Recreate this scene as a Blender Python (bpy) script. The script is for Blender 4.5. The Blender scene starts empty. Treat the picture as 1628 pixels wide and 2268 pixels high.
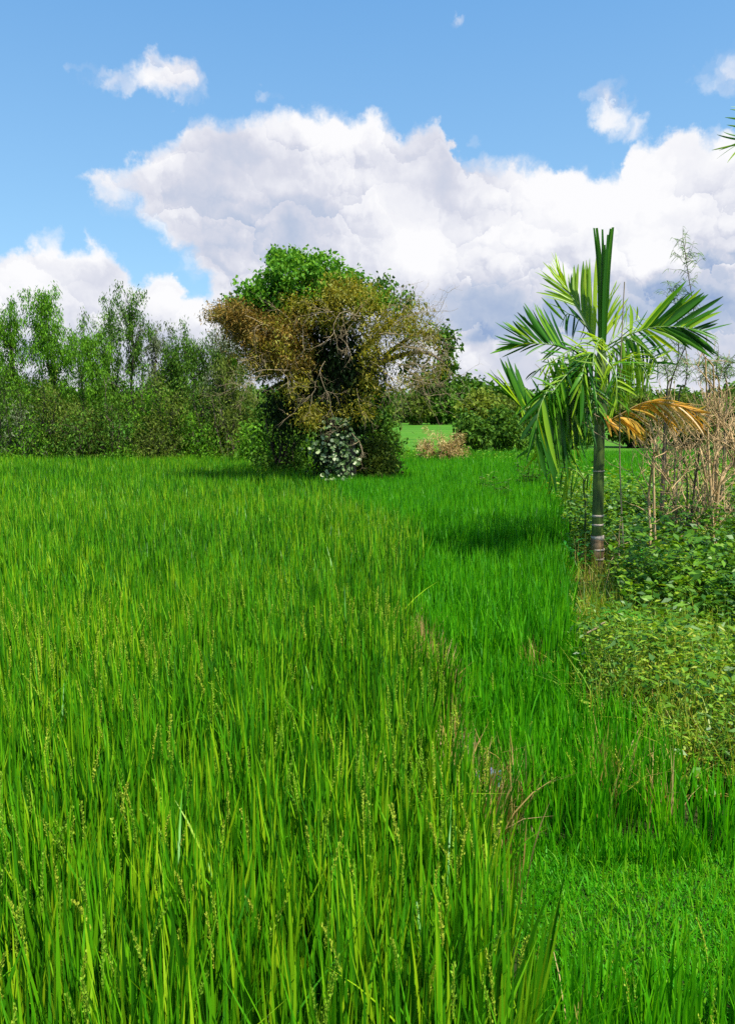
import bpy, math, random
import numpy as np
from mathutils import Vector

# ------------------------------------------------------------------ camera
C = bpy.context.scene.collection
SC = bpy.context.scene
W_, H_, F_ = 1628.0, 2268.0, 1713.0          # reading scale of the photograph and its focal length
CAMH = 2.2
HORIZ = 915.0
PITCH = math.atan((H_/2-HORIZ)/F_)
cp, sp = math.cos(PITCH), math.sin(PITCH)
cam = bpy.data.cameras.new('camera'); co = bpy.data.objects.new('camera', cam); C.objects.link(co)
co.location = (0, 0, CAMH); co.rotation_euler = (math.pi/2-PITCH, 0, 0)
cam.sensor_fit = 'VERTICAL'; cam.sensor_height = 24.0; cam.lens = F_/H_*24.0
cam.clip_start = 0.05; cam.clip_end = 6000
SC.camera = co
SC.view_settings.view_transform = 'Standard'; SC.view_settings.look = 'None'
SC.view_settings.exposure = 0.7; SC.view_settings.gamma = 1.0
SC.cycles.use_denoising = False
SC.cycles.max_bounces = 5; SC.cycles.diffuse_bounces = 1; SC.cycles.glossy_bounces = 1
SC.cycles.transmission_bounces = 3; SC.cycles.transparent_max_bounces = 4
SC.cycles.caustics_reflective = False; SC.cycles.caustics_refractive = False

def ray(px, py):
    a = (px-W_/2)/F_; b = (H_/2-py)/F_
    return np.array([a, cp+b*sp, b*cp-sp])
def P(px, py, Y):
    d = ray(px, py); return np.array([0, 0, CAMH]) + d*(Y/d[1])
def G(px, py, z=0.0):
    d = ray(px, py); return np.array([0, 0, CAMH]) + d*((z-CAMH)/d[2])
def proj(p):
    x, y, z = p[..., 0], p[..., 1], p[..., 2]-CAMH
    f = y*cp - z*sp; u = y*sp + z*cp
    return W_/2 + F_*x/f, H_/2 - F_*u/f
def azel(px, py):
    d = ray(px, py); d = d/np.linalg.norm(d)
    return math.atan2(d[0], d[1])*F_, math.asin(d[2])*F_      # radians scaled so that one unit is about one pixel

# ------------------------------------------------------------------ sun
SUN_AZ, SUN_EL = math.radians(132), math.radians(60)
S = Vector((math.sin(SUN_AZ)*math.cos(SUN_EL), math.cos(SUN_AZ)*math.cos(SUN_EL), math.sin(SUN_EL)))
sl = bpy.data.lights.new('sun', 'SUN'); so = bpy.data.objects.new('sun', sl); C.objects.link(so)
sl.energy = 5.0; sl.angle = math.radians(0.53); sl.color = (1.0, 0.955, 0.88)
so.rotation_euler = (-S).to_track_quat('-Z', 'Y').to_euler(); so.location = (0, 0, 40)

# ------------------------------------------------------------------ node helpers
class NT:
    def __init__(s, tree): s.t = tree; s.n = tree.nodes; s.l = tree.links
    def new(s, typ, **kw):
        n = s.n.new(typ)
        for k, v in kw.items(): setattr(n, k, v)
        return n
    def put(s, sock, v):
        if hasattr(v, 'is_output') or isinstance(v, bpy.types.NodeSocket): s.l.new(v, sock)
        elif v is not None: sock.default_value = v
    def m(s, op, a, b=None, c=None, clamp=False):
        n = s.new('ShaderNodeMath', operation=op); n.use_clamp = clamp
        s.put(n.inputs[0], a)
        if b is not None: s.put(n.inputs[1], b)
        if c is not None: s.put(n.inputs[2], c)
        return n.outputs[0]
    def v(s, op, a, b=None):
        n = s.new('ShaderNodeVectorMath', operation=op)
        s.put(n.inputs[0], a)
        if b is not None: s.put(n.inputs[1], b)
        return n.outputs['Value'] if op in ('LENGTH', 'DOT_PRODUCT') else n.outputs[0]
    def noise(s, vec, scale, detail=4, rough=0.5, dist=0.0):
        n = s.new('ShaderNodeTexNoise'); s.put(n.inputs['Vector'], vec)
        n.inputs['Scale'].default_value = scale; n.inputs['Detail'].default_value = detail
        n.inputs['Roughness'].default_value = rough; n.inputs['Distortion'].default_value = dist
        return n.outputs['Fac']
    def ramp(s, fac, stops, interp='LINEAR'):
        n = s.new('ShaderNodeValToRGB'); s.put(n.inputs[0], fac); e = n.color_ramp.elements
        n.color_ramp.interpolation = interp
        while len(e) < len(stops): e.new(0.5)
        for k, (p, c) in enumerate(stops): e[k].position = p; e[k].color = (*c, 1)
        return n.outputs[0]
    def smooth(s, v, a, b, lo=0.0, hi=1.0):
        n = s.new('ShaderNodeMapRange', interpolation_type='SMOOTHSTEP')
        s.put(n.inputs[0], v); n.inputs[1].default_value = a; n.inputs[2].default_value = b
        n.inputs[3].default_value = lo; n.inputs[4].default_value = hi
        return n.outputs[0]
    def mixc(s, f, a, b, blend='MIX'):
        n = s.new('ShaderNodeMix', data_type='RGBA', blend_type=blend)
        s.put(n.inputs[0], f)
        for k, q in ((6, a), (7, b)):
            if isinstance(q, tuple): q = (*q, 1)[:4]
            s.put(n.inputs[k], q)
        return n.outputs[2]

def lin(r, g, b):
    return tuple(((c/255)/12.92 if c/255 <= .04045 else ((c/255+.055)/1.055)**2.4) for c in (r, g, b))

# ------------------------------------------------------------------ sky with clouds (direction based)
STR = 0.15
world = bpy.data.worlds.new('World'); SC.world = world; world.use_nodes = True
world.cycles.sampling_method = 'NONE'
nt = NT(world.node_tree); nt.n.clear()
out = nt.new('ShaderNodeOutputWorld'); bg = nt.new('ShaderNodeBackground'); bg.inputs[1].default_value = STR
nt.l.new(bg.outputs[0], out.inputs[0])
sky = nt.new('ShaderNodeTexSky', sky_type='NISHITA'); sky.sun_disc = False
sky.sun_elevation = SUN_EL; sky.sun_rotation = SUN_AZ; sky.air_density = 1.0; sky.dust_density = 0.6; sky.ozone_density = 1.5
D = nt.new('ShaderNodeTexCoord').outputs['Generated']
sx = nt.new('ShaderNodeSeparateXYZ'); nt.put(sx.inputs[0], D)
az0 = nt.m('MULTIPLY', nt.m('ARCTAN2', sx.outputs[0], sx.outputs[1]), F_)
el0 = nt.m('MULTIPLY', nt.m('ARCSINE', sx.outputs[2]), F_)
cx = nt.new('ShaderNodeCombineXYZ'); nt.put(cx.inputs[0], az0); nt.put(cx.inputs[1], el0); Q0 = cx.outputs[0]   # angles, one unit is about 1/1713 radian
def tex2(kind, vec, scale, detail, rough):
    n = nt.new('ShaderNodeTexNoise' if kind == 'n' else 'ShaderNodeTexVoronoi')
    if kind == 'n': n.noise_dimensions = '2D'
    else: n.voronoi_dimensions = '2D'; n.feature = 'F1'
    nt.put(n.inputs['Vector'], vec); n.inputs['Scale'].default_value = scale
    n.inputs['Detail'].default_value = detail; n.inputs['Roughness'].default_value = rough
    return n.outputs
wn = tex2('n', Q0, 1/75.0, 6, 0.62)['Color']
warp = nt.v('SUBTRACT', wn, (0.5, 0.5, 0.5))
wq = nt.new('ShaderNodeVectorMath', operation='MULTIPLY_ADD'); nt.put(wq.inputs[0], warp); wq.inputs[1].default_value = (95, 80, 0); nt.put(wq.inputs[2], Q0)
Q = wq.outputs[0]
sq = nt.new('ShaderNodeSeparateXYZ'); nt.put(sq.inputs[0], Q); az, el = sq.outputs[0], sq.outputs[1]
v1 = tex2('v', Q, 1/84.0, 2, 0.45)['Distance']
v2 = tex2('v', nt.v('ADD', Q, (10, 17, 0)), 1/84.0, 2, 0.45)['Distance']
b1 = tex2('n', Q0, 1/190.0, 5, 0.55)['Fac']
lo, hi = -1100.0, 1100.0
azn = nt.m('DIVIDE', nt.m('SUBTRACT', az, lo), hi-lo, clamp=True)
def curve(pts):
    fc = nt.new('ShaderNodeFloatCurve'); nt.put(fc.inputs['Value'], azn)
    cu = fc.mapping.curves[0]
    q = sorted(azel(x, y) for x, y in pts)
    q = [((a-lo)/(hi-lo), (e+200)/1400.0) for a, e in q]
    q = [(0.0, q[0][1])]+q+[(1.0, q[-1][1])]
    cu.points[0].location = q[0]; cu.points[1].location = q[-1]
    for a, e in q[1:-1]: cu.points.new(a, e)
    for p in cu.points: p.handle_type = 'VECTOR'
    fc.mapping.update()
    return nt.m('MULTIPLY_ADD', fc.outputs[0], 1400.0, -200.0)
def blob(x, y, rx, ry):
    a, e = azel(x, y)
    n = nt.new('ShaderNodeVectorMath', operation='MULTIPLY_ADD'); nt.put(n.inputs[0], Q)
    n.inputs[1].default_value = (1/rx, 1/ry, 0); n.inputs[2].default_value = (-a/rx, -e/ry, 0)
    return nt.v('DOT_PRODUCT', n.outputs[0], n.outputs[0])
top = curve([(-120, 470), (100, 420), (165, 392), (200, 362), (270, 338), (380, 300), (432, 250), (560, 238), (640, 232), (705, 218), (780, 232),
             (860, 245), (905, 268), (990, 262), (1010, 335), (1050, 352), (1130, 336), (1200, 328), (1235, 358), (1380, 345),
             (1415, 288), (1500, 266), (1628, 276), (1800, 250)])
bot = curve([(-120, 440), (100, 400), (165, 400), (230, 462), (330, 520), (385, 585), (430, 625), (490, 700), (560, 960), (1628, 1000)])
main = nt.m('MINIMUM', nt.m('SUBTRACT', top, el), nt.m('MULTIPLY', nt.m('SUBTRACT', el, bot), 0.55))
left = nt.m('SUBTRACT', curve([(-300, 500), (0, 548), (60, 525), (90, 512), (130, 506), (160, 528), (200, 510), (240, 545), (275, 578), (300, 605), (345, 592),
         (385, 596), (395, 640), (430, 622), (480, 632), (560, 660), (700, 700), (1628, 800)]), el)
f = nt.m('MAXIMUM', main, left)
for (x, y, rx, ry, k) in [(365, 172, 92, 48, 1), (260, 185, 60, 26, .45), (215, 157, 40, 12, .3), (1343, 242, 50, 48, .8), (1395, 290, 50, 30, .5), (1600, 150, 60, 55, .5),
                          (1010, 38, 22, 12, .25), (1050, 310, 26, 20, .4), (600, 212, 40, 12, .3)]:
    f = nt.m('MAXIMUM', f, nt.m('MULTIPLY_ADD', blob(x, y, rx, ry), -34.0*k, 34.0*k))
h = nt.m('ADD', f, nt.m('MULTIPLY_ADD', v1, -26.0, 9.0))
mask = nt.smooth(h, -8, 28)
# the two halves of the cloud relief, lit from above right
rel = nt.m('SUBTRACT', v2, v1)
def lobes(scale, seed):
    v = nt.new('ShaderNodeTexVoronoi', voronoi_dimensions='2D', feature='F1'); qq = nt.v('ADD', Q, (seed, seed*.7, 0)); nt.put(v.inputs['Vector'], qq)
    v.inputs['Scale'].default_value = scale; v.inputs['Detail'].default_value = 0
    return nt.v('DOT_PRODUCT', nt.v('SUBTRACT', qq, v.outputs['Position']), (0.35*scale, 0.9*scale, 0))
lob = nt.m('MULTIPLY_ADD', lobes(1/44.0, 31.0), 0.3, lobes(1/100.0, 7.0))
rel = nt.m('MULTIPLY_ADD', lob, 0.34, nt.m('MULTIPLY', rel, 0.40))
rel = nt.m('MULTIPLY', rel, nt.m('MULTIPLY_ADD', b1, 2.2, -0.55, clamp=True))
shade = nt.m('MULTIPLY_ADD', rel, 1.05, 0.15)
shade = nt.m('MULTIPLY_ADD', b1, 0.82, shade)
shade = nt.m('MULTIPLY_ADD', nt.smooth(f, 80, 0), 0.18, shade)
for (x, y, rx, ry, k) in [(925, 560, 80, 55, .8), (1330, 440, 150, 60, .7), (1440, 560, 60, 50, .55), (725, 272, 100, 40, .42), (880, 440, 60, 60, .3), (1170, 370, 60, 40, .2),
                          (1160, 540, 60, 30, .3), (1500, 330, 150, 60, .3), (630, 405, 90, 25, .2), (370, 380, 100, 40, .12), (200, 545, 75, 32, .7), (120, 525, 50, 24, .5),
                          (50, 625, 90, 45, .5), (340, 665, 90, 35, .45), (430, 700, 60, 35, .3), (370, 605, 26, 18, .4),
                          (580, 540, 170, 90, -.20), (1120, 640, 120, 60, -.08), (1550, 650, 170, 70, -.42), (1250, 700, 190, 60, -.30), (1000, 690, 110, 40, -.12), (1067, 741, 30, 18, -.45), (95, 565, 75, 20, -.2)]:
    g = nt.m('POWER', 0.41, blob(x, y, rx, ry))
    shade = nt.m('MULTIPLY_ADD', g, k, shade)
ccol = nt.ramp(shade, [(0.0, lin(150, 172, 210)), (0.25, lin(186, 198, 221)), (0.5, lin(217, 219, 232)), (0.72, lin(241, 241, 247)), (0.98, lin(255, 254, 255))])
KE = 2**-0.7/STR
ccol = nt.mixc(1.0, ccol, (KE, KE, KE), 'MULTIPLY')
SKYGAIN = (0.60, 0.81, 0.87)
skyc = nt.mixc(1.0, sky.outputs[0], SKYGAIN, 'MULTIPLY')
low = nt.ramp(nt.m('DIVIDE', el0, 1500.0), [(0.0, tuple(c*KE/8 for c in lin(176, 210, 240))), (0.25, tuple(c*KE/8 for c in lin(150, 199, 241))), (0.6, tuple(c*KE/8 for c in lin(104, 170, 235)))])
skyc = nt.mixc(0.62, skyc, nt.mixc(1.0, low, (8.0, 8.0, 8.0), 'MULTIPLY'))
nt.l.new(nt.mixc(nt.m('MULTIPLY', mask, 0.97), skyc, ccol), bg.inputs[0])

# ------------------------------------------------------------------ object helpers
def tag(o, label=None, cat=None, group=None, kind=None):
    if label: o['label'] = label
    if cat: o['category'] = cat
    if group: o['group'] = group
    if kind: o['kind'] = kind
    return o
def empty(name, loc, label, cat, group=None):
    o = bpy.data.objects.new(name, None); C.objects.link(o); o.location = tuple(float(v) for v in loc)
    o.empty_display_size = 0.2
    return tag(o, label, cat, group)

class MB:
    """collects strips, leaves and tubes (world coordinates) and links them as one mesh"""
    def __init__(s): s.v = []; s.f = []; s.r = []; s.t = []; s.m = []; s.n = 0
    def add(s, v, f, r, t, mat=0):
        v = np.asarray(v, float).reshape(-1, 3); f = np.asarray(f).reshape(-1, 4)
        s.v.append(v); s.f.append(f+s.n); s.r.append(np.broadcast_to(r, (len(v),)).astype(float)); s.t.append(np.broadcast_to(t, (len(v),)).astype(float))
        s.m.append(np.full(len(f), mat)); s.n += len(v)
    def strip(s, pts, side, w, rnd, mat=0, fold=0.0, up=None):
        """pts (N,K,3), side (N,3) or (N,K,3), w (N,K): ribbons; fold lowers the midrib"""
        N, K, _ = pts.shape
        if side.ndim == 2: side = side[:, None, :]
        hw = (w/2)[..., None]
        t = np.broadcast_to(np.linspace(0, 1, K)[None, :], (N, K))
        if fold:
            tan = np.gradient(pts, axis=1); nr = np.cross(np.broadcast_to(side, pts.shape), tan)
            nr /= np.linalg.norm(nr, axis=2, keepdims=True)+1e-9
            cols = [pts-side*hw, pts-nr*hw*2*fold, pts+side*hw]
        else: cols = [pts-side*hw, pts+side*hw]
        M = len(cols)
        V = np.stack(cols, 2)                     # N,K,M,3
        idx = np.arange(N*K*M).reshape(N, K, M)
        fs = np.stack([idx[:, :-1, :-1], idx[:, :-1, 1:], idx[:, 1:, 1:], idx[:, 1:, :-1]], -1)
        r = np.broadcast_to(np.asarray(rnd)[:, None, None], (N, K, M)).reshape(-1)
        tt = np.broadcast_to(t[:, :, None], (N, K, M)).reshape(-1)
        s.add(V, fs, r, tt, mat)
    def leaf(s, b, d, n, L, Wd, rnd, droop=0.0, mat=0):
        """kite shaped leaves"""
        N = len(b); L = np.broadcast_to(L, (N,))[:, None]; Wd = np.broadcast_to(Wd, (N,))[:, None]
        sd = np.cross(d, n); sd /= np.linalg.norm(sd, axis=1, keepdims=True)+1e-9
        mid = b+d*L*0.42; tip = b+d*L; tip = tip+np.array([0, 0, -1])*L*np.asarray(droop).reshape(-1, 1)
        V = np.stack([b, mid+sd*Wd/2, tip, mid-sd*Wd/2], 1)
        s.add(V, np.arange(4*N).reshape(N, 4), np.repeat(rnd, 4), np.tile([0, .5, 1, .5], N), mat)
    def tube(s, pts, rad, k=6, mat=0, rnd=0.5, cap=False):
        pts = np.asarray(pts, float); n = len(pts); rad = np.broadcast_to(rad, (n,))
        tan = np.gradient(pts, axis=0); tan /= np.linalg.norm(tan, axis=1, keepdims=True)+1e-9
        ref = np.array([1.0, 0, 0]) if abs(tan[:, 0]).mean() < 0.8 else np.array([0, 1.0, 0])
        a = np.cross(tan, ref); a /= np.linalg.norm(a, axis=1, keepdims=True)+1e-9
        b = np.cross(tan, a)
        th = np.linspace(0, 2*np.pi, k, endpoint=False)
        ring = pts[:, None]+rad[:, None, None]*(np.cos(th)[None, :, None]*a[:, None]+np.sin(th)[None, :, None]*b[:, None])
        idx = np.arange(n*k).reshape(n, k); nx = np.roll(idx, -1, 1)
        fs = np.stack([idx[:-1], nx[:-1], nx[1:], idx[1:]], -1).reshape(-1, 4)
        s.add(ring, fs, rnd, np.repeat(np.linspace(0, 1, n), k), mat)
    def build(s, name, mats, parent=None, smooth=False):
        V = np.concatenate(s.v); Fq = np.concatenate(s.f); R = np.concatenate(s.r); T = np.concatenate(s.t); M = np.concatenate(s.m)
        org = np.zeros(3)
        if parent is not None: org = np.array(parent.location)
        V = V-org
        me = bpy.data.meshes.new(name)
        me.vertices.add(len(V)); me.vertices.foreach_set('co', V.astype(np.float32).ravel())
        me.loops.add(Fq.size); me.loops.foreach_set('vertex_index', Fq.astype(np.int32).ravel())
        me.polygons.add(len(Fq)); me.polygons.foreach_set('loop_start', np.arange(0, Fq.size, 4, dtype=np.int32))
        me.polygons.foreach_set('material_index', M.astype(np.int32))
        if smooth: me.polygons.foreach_set('use_smooth', np.ones(len(Fq), bool))
        for nm, arr in (('rnd', R), ('along', T)):
            at = me.attributes.new(nm, 'FLOAT', 'POINT'); at.data.foreach_set('value', arr.astype(np.float32))
        me.update(calc_edges=True)
        for m in (mats if isinstance(mats, (list, tuple)) else [mats]): me.materials.append(m)
        o = bpy.data.objects.new(name, me); C.objects.link(o)
        if parent is not None: o.parent = parent
        return o

def mat_leaf(name, stops, trans=0.3, rough=0.45, spec=0.35, var=0.35, vscale=0.6, tip=None, tcol=None):
    """leaf: the colour of each leaf is picked from a ramp, shifted in patches"""
    m = bpy.data.materials.new(name); m.use_nodes = True; q = NT(m.node_tree); q.n.clear()
    o = q.new('ShaderNodeOutputMaterial'); p = q.new('ShaderNodeBsdfPrincipled')
    at = q.new('ShaderNodeAttribute'); at.attribute_name = 'rnd'
    pos = q.new('ShaderNodeNewGeometry').outputs['Position']
    nz = q.noise(pos, vscale, 3, 0.5)
    f = q.m('ADD', at.outputs['Fac'], q.m('MULTIPLY', q.m('SUBTRACT', nz, 0.5), var*2.2))
    k = len(stops)
    c = q.ramp(f, [(i/(k-1) if k > 1 else 0, s_) for i, s_ in enumerate(stops)])
    if tip is not None:
        al = q.new('ShaderNodeAttribute'); al.attribute_name = 'along'
        c = q.mixc(q.smooth(al.outputs['Fac'], 0.55, 1.0), c, tip)
    q.put(p.inputs['Base Color'], c); p.inputs['Roughness'].default_value = rough
    p.inputs['Specular IOR Level'].default_value = spec
    tr = q.new('ShaderNodeBsdfTranslucent')
    tcl = q.mixc(1.0, c, tcol or (1.5, 1.35, 0.7), 'MULTIPLY'); q.put(tr.inputs[0], tcl)
    mx = q.new('ShaderNodeMixShader'); mx.inputs[0].default_value = trans
    q.l.new(p.outputs[0], mx.inputs[1]); q.l.new(tr.outputs[0], mx.inputs[2]); q.l.new(mx.outputs[0], o.inputs[0])
    return m
def mat_bark(name, c1, c2, scale=18, rough=0.85, stretch=0.25):
    m = bpy.data.materials.new(name); m.use_nodes = True; q = NT(m.node_tree)
    p = q.n['Principled BSDF']; pos = q.new('ShaderNodeNewGeometry').outputs['Position']
    v = q.v('MULTIPLY', pos, (1, 1, stretch)); nz = q.noise(v, scale, 6, 0.65)
    q.put(p.inputs['Base Color'], q.ramp(nz, [(0.3, c1), (0.7, c2)])); p.inputs['Roughness'].default_value = rough
    b = q.new('ShaderNodeBump'); b.inputs['Strength'].default_value = 0.5; b.inputs['Distance'].default_value = 0.01
    q.put(b.inputs['Height'], nz); q.l.new(b.outputs[0], p.inputs['Normal'])
    return m

rng = np.random.default_rng(7)
def unit(v): return v/(np.linalg.norm(v, axis=-1, keepdims=True)+1e-9)
def rdir(n, g=None): return unit((g or rng).normal(size=(n, 3)))
def curve_pts(pts, n):
    """smooth curve (Catmull-Rom) through control points"""
    p = np.asarray(pts, float); k = len(p)
    if k == 2: return p[0]+(p[1]-p[0])*np.linspace(0, 1, n)[:, None]
    e = np.vstack([2*p[0]-p[1], p, 2*p[-1]-p[-2]]); u = np.linspace(0, k-1-1e-6, n); i = u.astype(int); t = (u-i)[:, None]
    a, b, c, d = e[i], e[i+1], e[i+2], e[i+3]
    return 0.5*((2*b)+(-a+c)*t+(2*a-5*b+4*c-d)*t*t+(-a+3*b-3*c+d)*t**3)
def inpoly(x, y, poly):
    poly = np.asarray(poly, float); r = np.zeros(len(x), bool); j = len(poly)-1
    for i in range(len(poly)):
        xi, yi = poly[i]; xj, yj = poly[j]
        c = ((yi > y) != (yj > y)) & (x < (xj-xi)*(y-yi)/((yj-yi) if yj != yi else 1e-9)+xi)
        r ^= c; j = i
    return r

# ------------------------------------------------------------------ materials
M_RICE = mat_leaf('rice_leaf', [(0.014, 0.08, 0.002), (0.034, 0.175, 0.003), (0.068, 0.285, 0.003), (0.125, 0.37, 0.004), (0.28, 0.46, 0.008)], trans=0.30, rough=0.42, spec=0.25, var=0.3, vscale=0.5)
M_PAN = mat_leaf('rice_panicle', [(0.14, 0.30, 0.015), (0.24, 0.42, 0.02), (0.42, 0.48, 0.04)], trans=0.25, rough=0.6, spec=0.2, var=0.2)
M_YOUNG = mat_leaf('young_rice_leaf', [(0.022, 0.14, 0.002), (0.048, 0.28, 0.003), (0.085, 0.39, 0.003), (0.16, 0.47, 0.005)], trans=0.45, rough=0.45, spec=0.3, var=0.25, vscale=0.9)
M_TURF = mat_leaf('short_turf_leaf', [(0.035, 0.26, 0.003), (0.055, 0.34, 0.003), (0.09, 0.40, 0.004), (0.17, 0.41, 0.006)], trans=0.4, rough=0.55, spec=0.2, var=0.3, vscale=2.2)
M_DRY = mat_leaf('dry_grass', [(0.14, 0.18, 0.015), (0.30, 0.25, 0.04), (0.42, 0.27, 0.07), (0.48, 0.34, 0.13)], trans=0.25, rough=0.6, var=0.4, vscale=1.4)
M_WEED = mat_leaf('weed_leaf', [(0.035, 0.12, 0.006), (0.075, 0.20, 0.008), (0.14, 0.30, 0.010), (0.25, 0.37, 0.014), (0.38, 0.39, 0.04)], trans=0.3, rough=0.45, spec=0.35, var=0.5, vscale=0.9)
M_LUSH = mat_leaf('lush_leaf', [(0.02, 0.16, 0.006), (0.04, 0.27, 0.010), (0.08, 0.38, 0.014)], trans=0.3, rough=0.35, spec=0.45, var=0.2)

def mat_ground():
    m = bpy.data.materials.new('ground_soil'); m.use_nodes = True; q = NT(m.node_tree)
    p = q.n['Principled BSDF']; pos = q.new('ShaderNodeNewGeometry').outputs['Position']
    n1 = q.noise(pos, 1.3, 6, 0.6); n2 = q.noise(pos, 25, 6, 0.7)
    near = q.ramp(q.m('ADD', q.m('MULTIPLY', n1, 0.6), q.m('MULTIPLY', n2, 0.4)), [(0.3, (0.018, 0.03, 0.006)), (0.5, (0.03, 0.045, 0.01)), (0.75, (0.07, 0.06, 0.025))])
    n3 = q.noise(q.v('MULTIPLY', pos, (0.05, 0.25, 1)), 1.0, 5, 0.6)
    far = q.ramp(n3, [(0.3, (0.03, 0.10, 0.006)), (0.5, (0.06, 0.19, 0.01)), (0.7, (0.10, 0.20, 0.02))])
    sx = q.new('ShaderNodeSeparateXYZ'); q.put(sx.inputs[0], pos)
    q.put(p.inputs['Base Color'], q.mixc(q.smooth(sx.outputs[1], 34, 44), near, far))
    p.inputs['Roughness'].default_value = 0.95; p.inputs['Specular IOR Level'].default_value = 0.1
    b = q.new('ShaderNodeBump'); b.inputs['Strength'].default_value = 0.6; b.inputs['Distance'].default_value = 0.05
    q.put(b.inputs['Height'], n2); q.l.new(b.outputs[0], p.inputs['Normal'])
    return m
def ground():
    mb = MB()
    xs = np.concatenate([[-4000, -1500, -600, -200, -80, -40], np.linspace(-24, 24, 49), [40, 80, 200, 600, 1500, 4000]])
    ys = np.concatenate([[-600, -150, -40, -12], np.linspace(-4, 44, 49), [60, 100, 200, 500, 1200, 2500, 5000]])
    X, Y = np.meshgrid(xs, ys)
    Z = 0.03*np.sin(X*1.7+Y*.9)*np.cos(Y*1.3)*np.exp(-((X/30)**2+((Y-20)/30)**2))
    V = np.stack([X, Y, Z], -1); nx, ny = len(xs), len(ys)
    i = np.arange(nx*ny).reshape(ny, nx)
    mb.add(V, np.stack([i[:-1, :-1], i[:-1, 1:], i[1:, 1:], i[1:, :-1]], -1), 0.5, 0.5)
    return tag(mb.build('ground', mat_ground(), smooth=True), kind='structure')
ground()

# ------------------------------------------------------------------ grasses
def scatter(poly, z, dens, ymin, ymax, xr=None, jitter=True, grid=None):
    """random ground points whose height-z point falls inside the outline"""
    q = np.array([G(x, min(max(y, 935), 2500), z) for x, y in poly])
    x0, x1 = q[:, 0].min(), q[:, 0].max(); y0, y1 = max(ymin, q[:, 1].min()), min(ymax, q[:, 1].max())
    if x1 <= x0 or y1 <= y0: return np.zeros((0, 3))
    n = int((x1-x0)*(y1-y0)*dens); p = np.stack([rng.uniform(x0, x1, n), rng.uniform(y0, y1, n), np.zeros(n)], 1)
    a, b = proj(p+np.array([0, 0, z])); return p[inpoly(a, b, poly)]
def blades(mb, p, L, w, lean=0.16, bend=0.25, K=5, mat=0, rsh=0.0, rs=1.0, fold=0, lmin=0.68):
    n = len(p)
    if n == 0: return
    th = rng.uniform(0, 2*np.pi, n); ln = np.minimum(np.abs(rng.normal(0, lean, n)), 1.9*lean); bd = np.minimum(np.abs(rng.normal(0, bend, n))*rng.uniform(0, 1, n), 1.1*bend)
    L = L*rng.uniform(lmin, 1.12, n); s = np.linspace(0, 1, K)[None, :]
    hx = np.sin(ln)[:, None]*s+bd[:, None]*s**2.5
    hz = np.cos(ln)[:, None]*s-0.45*bd[:, None]*s**3
    pts = np.stack([p[:, 0:1]+np.cos(th)[:, None]*hx*L[:, None], p[:, 1:2]+np.sin(th)[:, None]*hx*L[:, None], p[:, 2:3]+hz*L[:, None]], -1)
    # blades face partly across, partly along their lean
    ph = th+np.pi/2+rng.normal(0, 0.5, n)
    side = np.stack([np.cos(ph), np.sin(ph), np.zeros(n)], 1)
    prof = np.interp(np.linspace(0, 1, K), [0, .3, .7, .9, 1], [.55, .95, .9, .5, .05])
    W = w*rng.uniform(0.6, 1.25, n)[:, None]*prof[None, :]
    mb.strip(pts, side, W, np.clip(rng.uniform(0, 1, n)*rs+rsh, 0, 1), mat, fold=fold)
def tufts(p, n, spread):
    k = np.repeat(p, n, 0); k[:, :2] += rng.normal(0, spread, (len(k), 2)); return k
def panicles(mb, p, z0, size=0.2, mat=1, grains=34, lean=.13, gs=1.0):
    """ears of grain: a bent thread thick with small grains"""
    n = len(p)
    if n == 0: return
    th = rng.uniform(0, 2*np.pi, n); ln = np.abs(rng.normal(0, lean, n))+.04; K = 6
    s = np.linspace(0, 1, K)[None, :]; L = size*rng.uniform(.7, 1.25, n)
    bd = rng.uniform(0.0, 0.18, n)
    def at(t, i=slice(None)):
        hx = np.sin(ln[i])[:, None]*t+bd[i][:, None]*t**2.2; hz = np.cos(ln[i])[:, None]*t-.5*bd[i][:, None]*t**2.6
        return np.stack([p[i, 0:1]+np.cos(th[i])[:, None]*hx*L[i][:, None], p[i, 1:2]+np.sin(th[i])[:, None]*hx*L[i][:, None], z0[i][:, None]+hz*L[i][:, None]], -1)
    pts = at(s); side = np.stack([np.cos(th+1.57), np.sin(th+1.57), 0*th], 1)
    mb.strip(pts, side, np.full((n, K), .003), rng.uniform(0, 1, n), mat)
    t = np.linspace(0.02, 1, grains)[None, :]+rng.normal(0, .01, (n, grains)); q = at(t)
    wob = np.interp(np.linspace(0, 1, grains), [0, .2, .8, 1], [.3, 1, .8, .2])[None, :, None]
    b = (q+rng.normal(0, .0024, q.shape)*wob).reshape(-1, 3)
    d = unit(np.stack([rng.normal(0, .45, len(b)), rng.normal(0, .45, len(b)), np.ones(len(b))], 1))
    r = np.repeat(rng.uniform(0, 1, n), grains)
    mb.leaf(b, d, rdir(len(b)), 0.0100*gs, 0.0056*gs, np.clip(r+rng.normal(0, .12, len(b)), 0, 1), mat=mat)

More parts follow.
